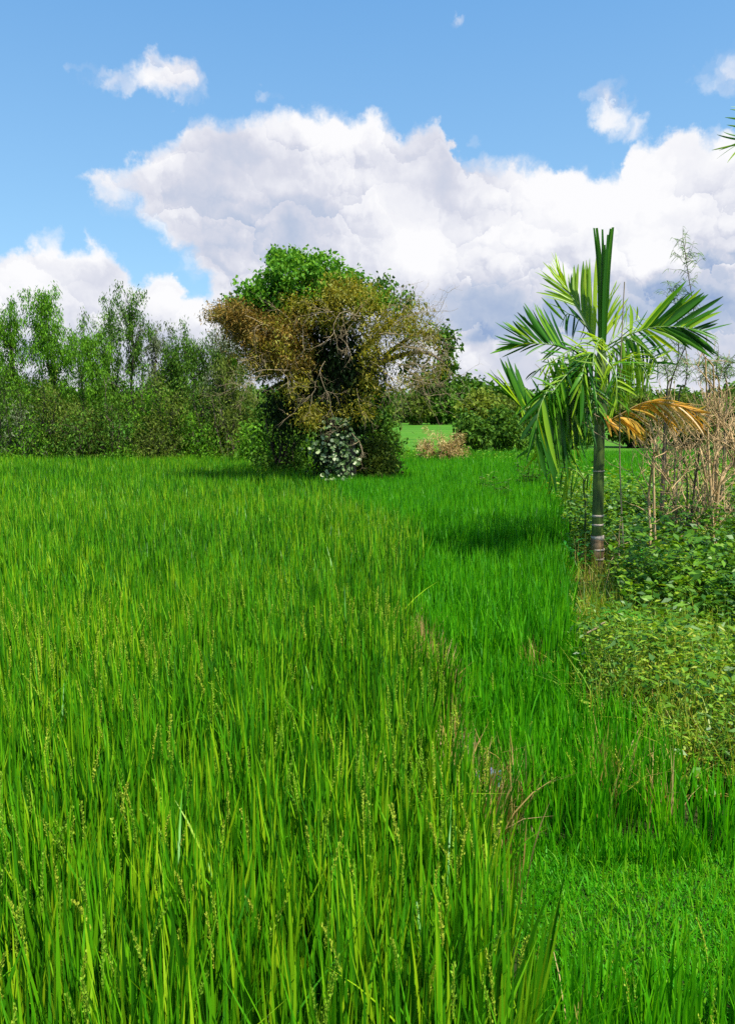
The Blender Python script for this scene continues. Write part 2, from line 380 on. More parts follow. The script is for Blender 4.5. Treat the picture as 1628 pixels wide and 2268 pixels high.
LEFT = [(-420, 1004), (700, 1006), (720, 1040), (790, 1060), (742, 1078), (800, 1120), (905, 1150), (930, 1185), (900, 1250), (890, 1400), (940, 1420), (985, 1460), (1000, 1560),
        (1050, 1690), (1085, 1760), (1110, 1920), (1150, 2080), (1185, 2200), (1215, 2420), (-420, 2420)]
def rice():
    mb = MB()
    near = scatter(LEFT, 0.68, 84, 1.1, 6.5)
    t = tufts(near, 24, 0.05); blades(mb, t, 0.82, 0.0138, 0.09, 0.14, 7, lmin=.6)
    t = tufts(near, 9, 0.05); blades(mb, t, 0.55, 0.011, 0.25, 0.45, 5)
    k = near[rng.uniform(0, 1, len(near)) < .5]; blades(mb, tufts(k, 1, .05), 0.90, .011, .20, .5, 10, rsh=.1)
    mid = scatter(LEFT, 0.68, 60, 6.5, 13)
    blades(mb, tufts(mid, 18, 0.06), 0.79, 0.018, 0.11, 0.18, 5)
    far = scatter(LEFT, 0.68, 45, 13, 33)
    blades(mb, tufts(far, 11, 0.07), 0.78, 0.025, 0.12, 0.22, 4)
    # ears of grain stand in loose patches
    for (y0, y1, dn, gr, sz) in ((1.1, 6.0, 110, 100, .18), (6.0, 15, 20, 26, .2)):
        e = scatter(LEFT, 0.68, dn, y0, y1)
        patch = 0.5+0.5*np.sin(e[:, 0]*1.9+1.3*np.sin(e[:, 1]*1.1))*np.cos(e[:, 1]*1.6+.8*e[:, 0])
        x_, y_ = proj(e+np.array([0, 0, .7])); edge = np.clip((x_-600)/400, 0, 1)*.5
        e = e[rng.uniform(0, 1, len(e)) < patch*.75+edge]
        panicles(mb, e, rng.uniform(.54, .72, len(e)), sz, 1, gr)
    o = mb.build('rice_crop', [M_RICE, M_PAN])
    tag(o, 'tall green rice with pale yellow ears filling the left of the paddy', 'rice', kind='stuff')
if not globals().get("NOG"): rice()

def young():
    # shorter, fresher rice on the right of the paddy
    mb = MB()
    zA = [(742, 1078), (760, 1058), (1195, 1055), (1235, 1110), (1245, 1175), (930, 1185), (905, 1150), (800, 1120)]
    zB = [(930, 1175), (1245, 1165), (1262, 1330), (1292, 1560), (1300, 1660), (1050, 1690), (1000, 1560), (985, 1460), (890, 1400), (895, 1250)]
    zC = [(1050, 1650), (1290, 1600), (1330, 1562), (1370, 1550), (1420, 1570), (1475, 1660), (1510, 1700), (1570, 1705), (2150, 1735), (2150, 1775), (1135, 1765), (1085, 1760)]
    zE = [(1165, 2150), (2150, 2110), (2150, 2420), (1215, 2420), (1185, 2250)]
    zD = [(1090, 1850), (2150, 1850), (2150, 2420), (1230, 2420), (1150, 2080)]
    bank = [(735, 1000), (1210, 1000), (1240, 1110), (740, 1078)]
    p = scatter(bank, .65, 48, 8, 40); blades(mb, tufts(p, 11, .07), .74, .024, .12, .2, 4)
    p = scatter(zA, .65, 60, 5, 30); blades(mb, tufts(p, 16, .06), .74, .020, .12, .2, 5)
    up = [q for q in zB[:3]]+[(1270, 1400), (890, 1400), (895, 1250)]
    p = scatter(up, .5, 75, 4, 14); blades(mb, tufts(p, 15, .055), .60, .014, .12, .2, 5)
    p = scatter(zB, .3, 75, 4, 14); blades(mb, tufts(p, 15, .055), .42, .013, .13, .2, 5)
    p = scatter(zB, .3, 12, 4, 14); panicles(mb, p, np.full(len(p), .30), .12, 1, 14)
    p = scatter(zC, .3, 85, 2, 8); blades(mb, tufts(p, 17, .045), .44, .0105, .11, .18, 6)
    p = scatter(zC, .3, 45, 2, 8); panicles(mb, p, np.full(len(p), .32), .13, 1, 30)
    p = scatter(zE, .25, 115, 1, 5); blades(mb, tufts(p, 18, .04), .44, .0105, .09, .16, 6)
    p = scatter(zE, .25, 34, 1, 5); panicles(mb, p, np.full(len(p), .26), .13, 1, 34)
    p = scatter([(1100, 1835), (2150, 1825), (2150, 1885), (1115, 1885)], .12, 260, 1.5, 6); blades(mb, tufts(p, 9, .03), .19, .008, .16, .25, 4)
    o = mb.build('young_rice', [M_YOUNG, M_PAN])
    tag(o, 'shorter fresh green rice in the strip before the weedy bank', 'rice', kind='stuff')
    mb = MB()
    p = scatter(zD, .05, 15000, 1, 5.5); blades(mb, p, .05, .007, .5, .6, 3)
    p = scatter(zD, .05, 700, 1, 5.5); blades(mb, p, .13, .006, .3, .4, 4, rsh=.3)
    for z in (zB, zC, zE, zA):
        p = scatter(z, .05, 700, 1.5, 14); blades(mb, p, .12, .010, .35, .5, 3)
    tag(mb.build('short_turf', M_TURF), 'short bright green turf in the open patch near the viewer', 'grass', kind='stuff')
if not globals().get("NOG"): young()

def drygrass():
    mb = MB()
    bund = [(895, 1330), (960, 1400), (995, 1470), (1003, 1560), (1030, 1650), (1110, 1720), (1110, 1760), (1060, 1740), (990, 1620), (930, 1560), (880, 1450), (870, 1370)]
    p = scatter(bund, .42, 2200, 2, 12); blades(mb, p, .53, .009, .18, .4, 5, rsh=.22)
    for (x, y, r) in [(1130, 1690, 55), (1345, 1680, 50), (1475, 1705, 40), (1110, 1740, 35), (1290, 2250, 30), (1140, 1850, 30), (1190, 1440, 25), (1215, 1230, 18)]:
        a = np.linspace(0, 6.28, 12)[:-1]; poly = [(x+r*math.cos(t), y+r*.75*math.sin(t)) for t in a]
        p = scatter(poly, .33, 1000, 1.5, 12); blades(mb, p, .46, .0075, .2, .4, 5, rsh=.05)
    # yellowed fringe along the bank
    fr = [(1235, 1260), (1262, 1270), (1300, 1560), (1320, 1560), (1420, 1545), (1500, 1650), (1640, 1690), (1640, 1740), (1490, 1715), (1400, 1570), (1310, 1620), (1270, 1500)]
    p = scatter(fr, .15, 900, 2, 14); blades(mb, p, .26, .008, .45, .7, 5)
    tag(mb.build('dry_grass', M_DRY), 'straw coloured dry grass along the paddy bund and bank', 'grass', kind='stuff')
if not globals().get("NOG"): drygrass()

# ------------------------------------------------------------------ trees
M_BARK = mat_bark('grey_brown_bark', (0.05, 0.035, 0.022), (0.16, 0.12, 0.08))
M_BARKD = mat_bark('dark_bark', (0.02, 0.015, 0.01), (0.06, 0.045, 0.03))
M_TWIG = mat_bark('pale_twig_bark', (0.22, 0.16, 0.08), (0.40, 0.31, 0.17))
M_DRYSTEM = mat_bark('dry_stem', (0.34, 0.21, 0.08), (0.66, 0.47, 0.23))
LEAF = {
 'bright': mat_leaf('bright_foliage', [(0.05, 0.15, 0.01), (0.11, 0.29, 0.014), (0.20, 0.42, 0.02)], trans=0.35, spec=.12, rough=.6, var=.25),
 'pale': mat_leaf('pale_foliage', [(0.08, 0.18, 0.03), (0.15, 0.28, 0.05), (0.22, 0.36, 0.08)], trans=0.35, spec=.12, rough=.6, var=.25),
 'dark': mat_leaf('dark_foliage', [(0.03, 0.085, 0.010), (0.065, 0.16, 0.014), (0.13, 0.25, 0.022)], trans=0.25, spec=.1, rough=.6, var=.3),
 'olive': mat_leaf('olive_foliage', [(0.05, 0.085, 0.012), (0.10, 0.15, 0.018), (0.18, 0.24, 0.032)], trans=0.28, spec=.1, rough=.6, var=.35),
 'silver': mat_leaf('grey_green_foliage', [(0.06, 0.09, 0.035), (0.12, 0.16, 0.07), (0.22, 0.27, 0.14)], trans=0.25, spec=.1, rough=.6, var=.3),
 'emerald': mat_leaf('emerald_foliage', [(0.04, 0.15, 0.010), (0.10, 0.28, 0.016), (0.20, 0.41, 0.035)], trans=0.35, spec=.12, rough=.6, var=.2),
 'brown': mat_leaf('russet_dry_foliage', [(0.11, 0.09, 0.012), (0.24, 0.165, 0.02), (0.36, 0.21, 0.03), (0.17, 0.21, 0.02)], trans=0.25, rough=.65, var=.45, vscale=1.2, tcol=(1.3, 1.1, .7)),
 'golden': mat_leaf('olive_gold_foliage', [(0.11, 0.12, 0.01), (0.24, 0.23, 0.016), (0.40, 0.33, 0.022), (0.20, 0.27, 0.02)], trans=0.3, rough=.6, var=.4, vscale=1.2),
 'lime': mat_leaf('yellow_green_foliage', [(0.09, 0.13, 0.015), (0.16, 0.22, 0.02), (0.24, 0.30, 0.035)], trans=0.28, spec=.1, rough=.6, var=.3),
 'shade': mat_leaf('shade_tinted_creeper_leaf', [(0.008, 0.018, 0.005), (0.015, 0.032, 0.007), (0.03, 0.06, 0.012)], trans=0.1, spec=.1, rough=.6, var=.3),  # near-black leaf colour stands in for deep shade in the big tree's hollow
 'climber': mat_leaf('pale_climber_leaf', [(0.05, 0.11, 0.02), (0.20, 0.28, 0.10), (0.50, 0.56, 0.30)], trans=0.15, rough=0.5, spec=.4, var=.3),
}
def scatter_leaves(mb, cen, n, sig, L, Wd, g, hang=0.0, mat=0, rb=0.0, droop=0.2):
    """n leaves round each centre; hang turns them to point down"""
    c = np.repeat(cen, n, 0); N = len(c)
    off = g.normal(size=(N, 3))*np.asarray(sig)
    d = rdir(N, g); d[:, 2] -= hang*1.6; d = unit(d)
    mb.leaf(c+off, d, rdir(N, g), L*g.uniform(.6, 1.3, N), Wd*g.uniform(.6, 1.3, N), np.clip(g.uniform(0, 1, N)+rb, 0, 1), droop=droop, mat=mat)
def wob(a, b, n, amp, g):
    t = np.linspace(0, 1, n)[:, None]; p = a+(b-a)*t
    p[1:-1] += g.normal(size=(n-2, 3))*amp; return curve_pts(p, n*2)

def row_tree(px, top, half, Y, leafm, label, seed, group='trees along the far edge of the paddy', lo=0.25, n=4200, hang=0.85,
             L=0.12, Wd=0.034, name='slender_tree', cat='tree', nl=9, tr=.05, stems=1, sig=.085, fill=1.0):
    g = np.random.default_rng(seed)
    X = P(px, HORIZ, Y)[0]; Hh = P(px, top, Y)[2]; R = half/F_*Y
    root = empty(name, (X, Y, 0), label, cat, group)
    tm, lm = MB(), MB(); cs = []; lean = g.normal(0, .12)
    for k in range(stems):
        off = (k-(stems-1)/2)*R*.55
        hk = Hh*(.95 if k == 0 else g.uniform(.6, .88))
        tp = wob(np.array([X+off*.4, Y+g.normal(0, .1), -.02]), np.array([X+lean+off, Y+g.normal(0, .2), hk]), 7, .06, g)
        tm.tube(tp, np.linspace(tr, .010, len(tp)), 7)
        m = max(3, nl//stems)
        for i in range(m):
            # each lobe hangs from one limb; sizes and spacing are uneven
            u = lo+(1-lo)*((i+g.uniform(.1, .9))/m)**.9
            w = R*(1.05-.75*max(0, (u-lo)/(1-lo)-.35))*g.uniform(.35, 1.0); th = g.uniform(0, 6.28)
            tip = tp[min(len(tp)-1, int(u*len(tp)))]+np.array([math.cos(th)*w, math.sin(th)*w*.8, g.uniform(.0, .35)*(1 if u < .9 else .2)])
            tip[2] = min(tip[2], Hh)
            j = tp[int(max(.1, u-.10-.12*g.uniform())*(len(tp)-1))]
            limb = curve_pts([j, (j+tip)/2+np.array([0, 0, .15]), tip], 12); tm.tube(limb, np.linspace(tr*.4, .005, 12), 4)
            lr = g.uniform(.18, .46)*(.6+.5*R)
            q = max(3, int(g.uniform(4, 10)))
            sub = limb[g.integers(5, 12, q)]+g.normal(size=(q, 3))*np.array([lr, lr, lr*.75])
            for sbp in sub[::2]: tm.tube(np.array([limb[8], (limb[8]+sbp)/2+np.array([0, 0, .05]), sbp]), [.008, .005, .003], 3)
            cs.append(sub)
        cs.append(tp[-3:]+g.normal(size=(len(tp[-3:]), 3))*.08)
    cs = np.vstack(cs); per = max(6, int(n*fill/len(cs)))
    scatter_leaves(lm, cs, per, (sig, sig, sig*1.9), L, Wd, g, hang)
    tm.build('trunk', M_BARK if seed % 2 else M_BARKD, root); lm.build('crown', LEAF[leafm], root)
    return root

TY = 29.0
row = [  # px, top, half-width px, distance, leaf, lo, clumps, label
 (-12, 672, 46, 29.5, 'dark', .2, 60, 'dark leafy tree cut by the left edge of the picture'),
 (42, 684, 46, 29.0, 'bright', .25, 74, 'drooping green tree next to the one cut by the left edge'),
 (104, 636, 46, 28.6, 'bright', .42, 78, 'tall bright green tree with a full weeping top, left part of the row'),
 (182, 708, 36, 30.5, 'pale', .3, 22, 'thin pale tree behind, just right of the tall bright weeping one'),
 (205, 742, 40, 28.4, 'bright', .2, 60, 'rounded mid green tree in front of the thin pale one'),
 (246, 690, 36, 29.4, 'pale', .45, 34, 'light airy tree just left of the tallest open crowned one'),
 (294, 643, 50, 28.8, 'dark', .42, 44, 'tallest open crowned tree with a straight bare stem, wide feathery tiers'),
 (348, 716, 30, 29.8, 'silver', .4, 26, 'wispy grey green tree right of the tallest open crowned one'),
 (366, 762, 36, 28.7, 'dark', .2, 54, 'low dark tree in the middle of the row'),
 (412, 730, 40, 29.1, 'dark', .25, 48, 'spiky topped dark tree right of the low dark one'),
 (452, 758, 34, 28.5, 'dark', .2, 44, 'short dense tree between the spiky topped one and the last ones of the row'),
 (492, 728, 38, 28.9, 'silver', .22, 58, 'weeping grey green tree beside the big overgrown tree'),
 (528, 790, 42, 28.2, 'olive', .15, 60, 'olive brown bushy tree at the right end of the row'),
]
for i, (px, top, hf, Y, lf, lo, cl, lb) in enumerate(row):
    row_tree(px, top, hf, Y, lf, lb, 100+i, lo=lo, nl=max(7, int(cl*.3)), n=int(7200*cl/50), tr=.06 if top < 700 else .045)

# young trees and shrubs in front of the row
shr = [(20, 815, 46, 'dark', 'dark shrub at the left picture edge'), (62, 900, 40, 'silver', 'grey green shrub below the drooping green tree'), (110, 835, 38, 'olive', 'olive sapling under the tall bright weeping tree'),
       (158, 872, 40, 'dark', 'dark green sapling left of the rounded mid green tree'), (205, 905, 36, 'olive', 'olive shrub at the foot of the rounded mid green tree'), (248, 822, 36, 'dark', 'dark sapling with a thin dark stem'),
       (292, 902, 38, 'dark', 'dark shrub below the tallest open crowned tree'), (335, 845, 36, 'bright', 'green sapling under the wispy grey green tree'), (378, 822, 38, 'olive', 'tall olive sapling below the low dark tree'),
       (418, 905, 36, 'bright', 'fresh green shrub low in the middle of the row'), (462, 838, 40, 'dark', 'leafy dark sapling below the short dense tree'), (505, 868, 40, 'olive', 'brown tinged sapling below the weeping grey green tree'),
       (75, 925, 34, 'bright', 'low bright bush near the left end of the paddy edge'), (180, 930, 34, 'dark', 'low dark bush on the paddy edge'), (330, 925, 34, 'olive', 'low olive bush on the paddy edge'), (440, 930, 34, 'bright', 'low green bush near the gap to the far field')]
for i, (px, top, hf, lf, lb) in enumerate(shr):
    row_tree(px, top, hf, 27.6-.25*(i % 3)-(.5 if i > 11 else 0), lf, lb, 200+i, group='shrubs under the row of trees', lo=.08, n=2100, hang=.45, L=.12, Wd=.045,
             name='shrub', cat='shrub', tr=.03, stems=3, nl=15, sig=.12)
def undergrowth():
    mb = MB(); g = np.random.default_rng(5)
    px = g.uniform(-420, 1250, 3400); Y = g.uniform(26.6, 28.4, 3400)
    keep = (px < 700) | (g.uniform(0, 1, 3400) < .25); px, Y = px[keep], Y[keep]
    x = (px-W_/2)/F_*Y/cp; h = .35+.55*np.abs(np.sin(x*1.3)+.4*np.sin(x*3.1+2))*g.uniform(.3, 1.1, len(x))
    scatter_leaves(mb, np.stack([x, Y, h*.6+.1], 1), 26, (.16, .16, .22), .11, .06, g, .1)
    tag(mb.build('undergrowth', LEAF['bright']), 'tangled green undergrowth along the foot of the tree row', 'undergrowth', kind='stuff')
    mb = MB(); px = g.uniform(-420, 720, 1900); Y = g.uniform(29, 31, 1900); x = (px-W_/2)/F_*Y
    scatter_leaves(mb, np.stack([x, Y, g.uniform(.2, 1.5, 1900)], 1), 16, (.22, .2, .3), .15, .06, g, .3)
    tag(mb.build('thicket', LEAF['dark']), 'dark thicket filling the gaps behind the tree row', 'thicket', kind='stuff')
undergrowth()

# ------------------------------------------------------------------ far side
def far_wood():
    g = np.random.default_rng(11)
    for (nm, Y, y0, amp, lf, lab, L) in (('distant_wood', 300, 872, 7, 'dark', 'dark line of distant woods on the horizon', 2.0), ('hedgerow_wood', 180, 893, 6, 'olive', 'lower olive green tree belt in front of the distant woods', 1.1)):
        mb = MB(); n = 5200; x = g.uniform(-.75*Y, .8*Y, n); px = x/Y*F_+W_/2
        top = y0-amp*np.sin(px*.02)-amp*.7*np.sin(px*.055+1)-4*np.sin(px*.13)-np.where((px > 980) & (px < 1140), 12, 0)-np.where(px < 760, 6, 0)
        zt = (HORIZ-top)/F_*Y+CAMH; u = g.uniform(0, 1, n)**.7
        cen = np.stack([x, Y+g.uniform(-4, 4, n), zt*u], 1)
        scatter_leaves(mb, cen, 14, (L*.9, L, L*.7), L, L*.55, g, 0)
        tag(mb.build(nm, LEAF[lf]), lab, 'woods', kind='stuff')
far_wood()
def bush(px, top, half, Y, lf, label, seed, name='bush', cat='bush', group='bushes beyond the paddy', L=.16, Wd=.09, clumps=60, n=80, base=0.0, sig=.16):
    g = np.random.default_rng(seed); X = P(px, HORIZ, Y)[0]; Hh = P(px, top, Y)[2]; R = half/F_*Y
    root = empty(name, (X, Y, 0), label, cat, group); tm, lm = MB(), MB(); cs = []
    for i in range(clumps):
        d = rdir(1, g)[0]; rr = g.uniform(.35, 1)**.5
        lump = 1+.18*math.sin(d[0]*5+seed)+.12*math.sin(d[2]*7+d[1]*4)
        c = np.array([X+d[0]*R*rr*lump*.9, Y+d[1]*R*rr*.8, Hh*.52+d[2]*Hh*.46*rr*lump]); c[2] = max(c[2], .15)
        cs.append(c)
        if i % 4 == 0: tm.tube(wob(np.array([X+g.normal(0, .1), Y, -.02]), c, 4, .05*Hh/2, g), np.linspace(.02*Hh+.015, .008, 8), 5)
    sg = sig*max(1, Hh*.45)
    scatter_leaves(lm, np.array(cs), n, (sg*1.1, sg, sg*.8), L, Wd, g, .15)
    tm.build('stem', M_BARKD, root); lm.build('crown', LEAF[lf], root)
far = [(1064, 868, 46, 52, 'lime', 'round yellow green tree beyond the paddy, left of the palm'), (975, 866, 44, 150, 'dark', 'dark round tree at the right foot of the overgrown tree'),
       (1020, 842, 34, 160, 'dark', 'tall dark tree peeping over the far bushes'), (920, 878, 40, 145, 'olive', 'olive bush just right of the overgrown trunk'),
       (1115, 905, 50, 40, 'dark', 'wide dark bush between the round yellow green tree and the palm'), (1045, 925, 36, 36, 'dark', 'low dark bush in front of the round yellow green tree'),
       (1160, 890, 36, 44, 'olive', 'olive bush half hidden by the palm leaves'), (1270, 895, 55, 48, 'dark', 'dark bush seen behind the palm trunk'), (1400, 885, 60, 50, 'olive', 'broad olive bush behind the dead orange palm leaf'),
       (1520, 878, 60, 46, 'olive', 'broad brown green bush behind the dry shrubs'), (1615, 880, 50, 44, 'dark', 'dark bush at the right picture edge')]
for i, (px, top, hf, Y, lf, lb) in enumerate(far):
    bush(px, top, hf, Y, lf, lb, 300+i, L=.2 if Y < 50 else (.3 if Y < 100 else .8), Wd=.12 if Y < 50 else (.18 if Y < 100 else .5), sig=.16 if Y < 100 else .12, name='round_tree' if 'tree' in lb.split(',')[0] else 'bush', cat='tree' if 'tree' in lb.split(',')[0] else 'bush')

# ------------------------------------------------------------------ the big overgrown tree
def big_tree():
    g = np.random.default_rng(42); Y = 18.6
    base = P(765, 1050, Y); X0 = base[0]
    root = empty('overgrown_tree', (X0, Y, 0), 'big spreading tree smothered in russet and olive creepers, green crown on top', 'tree')
    tm = MB()
    def pt(x, y, dy=0.0): return P(x, y, Y+dy)
    tm.tube(curve_pts([[X0, Y, -.05], pt(762, 980), pt(755, 900, .1), pt(745, 820, .1)], 14), np.linspace(.30, .19, 14), 12)
    limbs = [[(745, 830), (700, 760), (660, 690), (640, 600)], [(745, 820), (760, 740), (750, 660), (720, 590)], [(750, 840), (690, 790), (600, 740), (520, 700)],
             [(750, 830), (820, 760), (870, 710), (900, 690)], [(750, 850), (850, 800), (930, 780), (985, 800)], [(748, 850), (680, 830), (620, 850), (580, 870)],
             [(690, 750), (620, 680), (570, 640)], [(760, 740), (800, 680), (830, 640)], [(850, 790), (920, 740), (960, 740)], [(750, 700), (690, 640), (690, 580)]]
    for i, l in enumerate(limbs):
        dy = g.uniform(-.9, .9); K = 14
        tm.tube(curve_pts([pt(x, y, dy*j/(len(l)-1)) for j, (x, y) in enumerate(l)], K), np.linspace(.10 if i < 6 else .06, .02, K), 7)
    tm.build('trunk', M_BARKD, root)
    def crown(name, lf, blobs, L, Wd, n, per, sg, hang=.3, label=None, gd=g, dy=0.0):
        mb = MB()
        for (x, y, rx, ry, w) in blobs:
            m = int(n*w*.8); d = rdir(m, gd)*gd.uniform(.3, 1, (m, 1))**.45
            lump = 1+.16*np.sin(d[:, 0:1]*6+x)+.12*np.sin(d[:, 2:3]*7+y)
            c = pt(x, y, dy); rX, rZ = rx/F_*Y, ry/F_*Y
            q = c+d*lump*np.array([rX, (rX+rZ)*.5+.2, rZ]); scatter_leaves(mb, q, per, sg, L, Wd, gd, hang)
        o = mb.build(name, LEAF[lf], root)
        if label: o['label'] = label
    crown('green_crown', 'emerald', [(650, 600, 66, 40, 1.1), (732, 608, 62, 38, 1), (585, 645, 50, 32, .8), (675, 650, 60, 34, .7), (632, 576, 34, 16, .4), (528, 668, 20, 12, .15), (610, 680, 30, 16, .25), (775, 640, 40, 26, .5), (700, 655, 66, 28, .6), (560, 670, 30, 14, .25), (610, 655, 60, 26, .5), (820, 665, 34, 16, .3)], .10, .07, 70, 34, (.10, .10, .07), .1, 'fresh green leafy top', dy=-.35)
    crown('green_crown', 'bright', [(650, 690, 60, 26, .5), (770, 700, 50, 30, .3), (850, 680, 50, 22, .3), (900, 760, 50, 40, .25), (820, 880, 30, 40, .2), (590, 760, 60, 50, .5), (560, 800, 40, 60, .3), (700, 690, 60, 40, .5), (560, 700, 50, 30, .25)], .10, .055, 60, 26, (.13, .13, .1), .2, 'leaves showing behind the creepers')
    crown('dry_creeper', 'brown', [(528, 694, 52, 22, 1.2), (575, 722, 50, 30, .8), (630, 735, 50, 45, .9), (560, 760, 46, 36, .5), (640, 790, 56, 40, .9), (600, 790, 50, 40, .6), (560, 745, 60, 25, .4), (660, 715, 40, 30, .4), (540, 720, 36, 24, .5)], .09, .022, 95, 60, (.12, .12, .09), .3, 'russet brown creeper on the left arm', dy=-.6)
    crown('olive_creeper', 'golden', [(690, 690, 60, 36, .9), (630, 770, 50, 46, .6), (580, 800, 40, 40, .3), (775, 668, 76, 36, 1.2), (740, 640, 50, 28, .5), (840, 700, 50, 36, .6), (895, 725, 50, 34, .38), (925, 700, 34, 20, .22), (880, 785, 60, 36, .28), (820, 770, 26, 40, .3), (945, 800, 40, 46, .2), (900, 850, 40, 20, .14), (930, 745, 40, 24, .2), (690, 920, 26, 26, .35), (790, 900, 40, 26, .3), (830, 830, 30, 40, .25), (650, 850, 50, 30, .25)], .09, .024, 75, 46, (.12, .12, .10), .35, 'olive and gold creeper over the middle and right', dy=-.75)
    crown('dark_crown', 'dark', [(800, 905, 34, 30, .35), (985, 850, 22, 18, .2), (975, 748, 26, 22, .4), (990, 790, 16, 34, .4), (958, 842, 46, 20, .5), (975, 865, 30, 16, .25), (930, 815, 40, 30, .2), (835, 640, 46, 18, .35), (880, 665, 46, 18, .35), (985, 825, 20, 18, .2)], .12, .07, 55, 24, (.11, .11, .09), .3, 'dark green leaves at the right rim')
    crown('shade_tinted_creeper', 'shade', [(745, 790, 66, 80, 1.4), (760, 880, 60, 80, 1.5), (700, 840, 60, 70, 1), (815, 840, 40, 64, .6), (750, 960, 46, 60, 1), (740, 1010, 36, 40, .7), (650, 900, 60, 50, .9)], .12, .05, 90, 40, (.17, .22, .2), .8, 'dense hanging creeper round the trunk, hollow shade put into its leaf colour', dy=.45)
    # bare twigs
    mb = MB()
    def twig(a, d, L, r, lev):
        K = 6; p = [a]
        for k in range(K-1):
            d = unit(d+g.normal(0, .22, 3)+np.array([0, 0, -.03])); p.append(p[-1]+d*L/(K-1))
        mb.tube(curve_pts(p, 9), np.linspace(r, r*.45, 9), 4)
        if lev:
            for k in range(g.integers(2, 5)):
                j = g.integers(1, K); twig(p[j], unit(d+g.normal(0, .75, 3)), L*g.uniform(.45, .75), r*.6, lev-1)
    for (x, y, dx, dy, L, r) in [(830, 720, .3, .4, .7, .016), (860, 740, .8, .1, .9, .02), (880, 770, 1, 0, 1., .02), (870, 800, 1, -.3, 1., .02), (850, 820, .8, -.6, .9, .018), (900, 800, .9, -.5, .9, .018), (800, 700, -.4, .3, .6, .018),
                                 (770, 690, -.8, .1, .7, .02), (780, 690, .3, -.8, .7, .02), (740, 690, -.7, -.3, .7, .018), (760, 700, .1, -1, .6, .016), (620, 735, -1, .25, .75, .026), (600, 780, -.6, -.5, .7, .016), (640, 820, -.9, -.1, .9, .018),
                                 (600, 830, -.8, -.3, .8, .016), (570, 840, -.4, -.5, .7, .014), (890, 690, .4, .9, .5, .012), (860, 680, .1, 1, .45, .012), (700, 860, -.8, -.3, .7, .016), (780, 960, .3, -.6, .5, .016), (760, 940, -.9, -.4, .5, .014),
                                 (920, 760, .9, .3, .6, .014), (930, 830, .4, -.8, .5, .012), (880, 830, .2, -.9, .5, .012), (540, 700, -1, .2, .4, .012), (560, 690, -.6, .7, .3, .01), (680, 760, -.5, -.6, .7, .014), (720, 800, -.6, -.7, .8, .014),
                                 (820, 800, .5, -.7, .9, .016), (790, 860, .1, -1, .7, .014), (660, 720, -.7, .4, .7, .014), (900, 850, .7, -.6, .6, .012), (870, 720, .9, .5, .8, .016), (900, 740, 1, .2, .8, .016), (910, 780, 1, .1, .8, .016), (880, 830, 1, -.3, .9, .016), (860, 760, 1, .3, 1., .018), (860, 800, 1, -.1, 1.1, .018), (900, 820, .9, -.6, .8, .014), (840, 740, .7, .6, .8, .016)]:
        twig(pt(x, y, -g.uniform(.9, 1.5)), np.array([dx, -g.uniform(.0, .4), dy]), L*1.1, r*.5, 3)
    mb.build('bare_branches', M_TWIG, root)
    # climber with large pale round leaves on the foot of the trunk
    cl = empty('climbing_plant', (X0-.02, Y-.75, 0), 'climber with large pale round leaves wrapped round the foot of the overgrown tree', 'climber')
    mb = MB(); n = 460; x = g.normal(750, 30, n); y = g.uniform(925, 1064, n); keep = np.abs(x-750) < 26+22*np.sin((y-925)/139*2.9); x, y = x[keep], y[keep]
    q = np.array([pt(a, b, -g.uniform(.6, .95)) for a, b in zip(x, y)])
    ex = np.array([pt(a, b, -g.uniform(.5, .9)) for a, b in zip(g.normal(702, 12, 34), g.normal(988, 10, 34))]); q = np.vstack([q, ex])
    q[:, 2] = np.maximum(q[:, 2], .1); N = len(q); nn = unit(np.array([0.2, -.8, .6])+g.normal(0, .45, (N, 3))); d = unit(np.cross(nn, rdir(N, g))); d[:, 2] = -abs(d[:, 2])
    # round leaves as eight sided fans of two quads
    sd = unit(np.cross(d, nn)); L = g.uniform(.05, .105, N)[:, None]; r = np.clip(g.uniform(-1.3, 1.05, N), 0, 1)
    for sg in (-1, 1):
        V = np.stack([q, q+d*L*.3+sd*L*.5*sg, q+d*L*.75+sd*L*.42*sg, q+d*L*1.05], 1); mb.add(V, np.arange(4*N).reshape(N, 4), np.repeat(r, 4), .5)
    mb.build('leaves', LEAF['climber'], cl)
    mb = MB()
    for k in range(9): mb.tube(wob(pt(740+g.normal(0, 14), 1046, -.65), pt(748+g.normal(0, 22), 930, -.7), 5, .05, g), .009, 5)
    mb.build('vine_stem', M_BARKD, cl)
big_tree()
# dark bushes round the foot of the big tree
for i, (px, top, hf, Y, lf, lb) in enumerate([(628, 868, 62, 21.5, 'dark', 'dark green bush left of the overgrown trunk'), (575, 930, 40, 25.5, 'bright', 'leafy bush by the gap to the far field'), (650, 955, 46, 22.5, 'bright', 'low sunlit bush left of the climber'),
        (842, 880, 36, 20.5, 'dark', 'dark bush against the right side of the overgrown trunk'), (838, 975, 32, 19.3, 'olive', 'olive bush low beside the overgrown trunk'), (826, 1000, 26, 19.0, 'olive', 'small olive brown bush at the paddy corner beside the trunk')]):
    bush(px, top, hf, Y, lf, lb, 400+i, group='bushes at the foot of the overgrown tree', L=.12, Wd=.06, n=80)

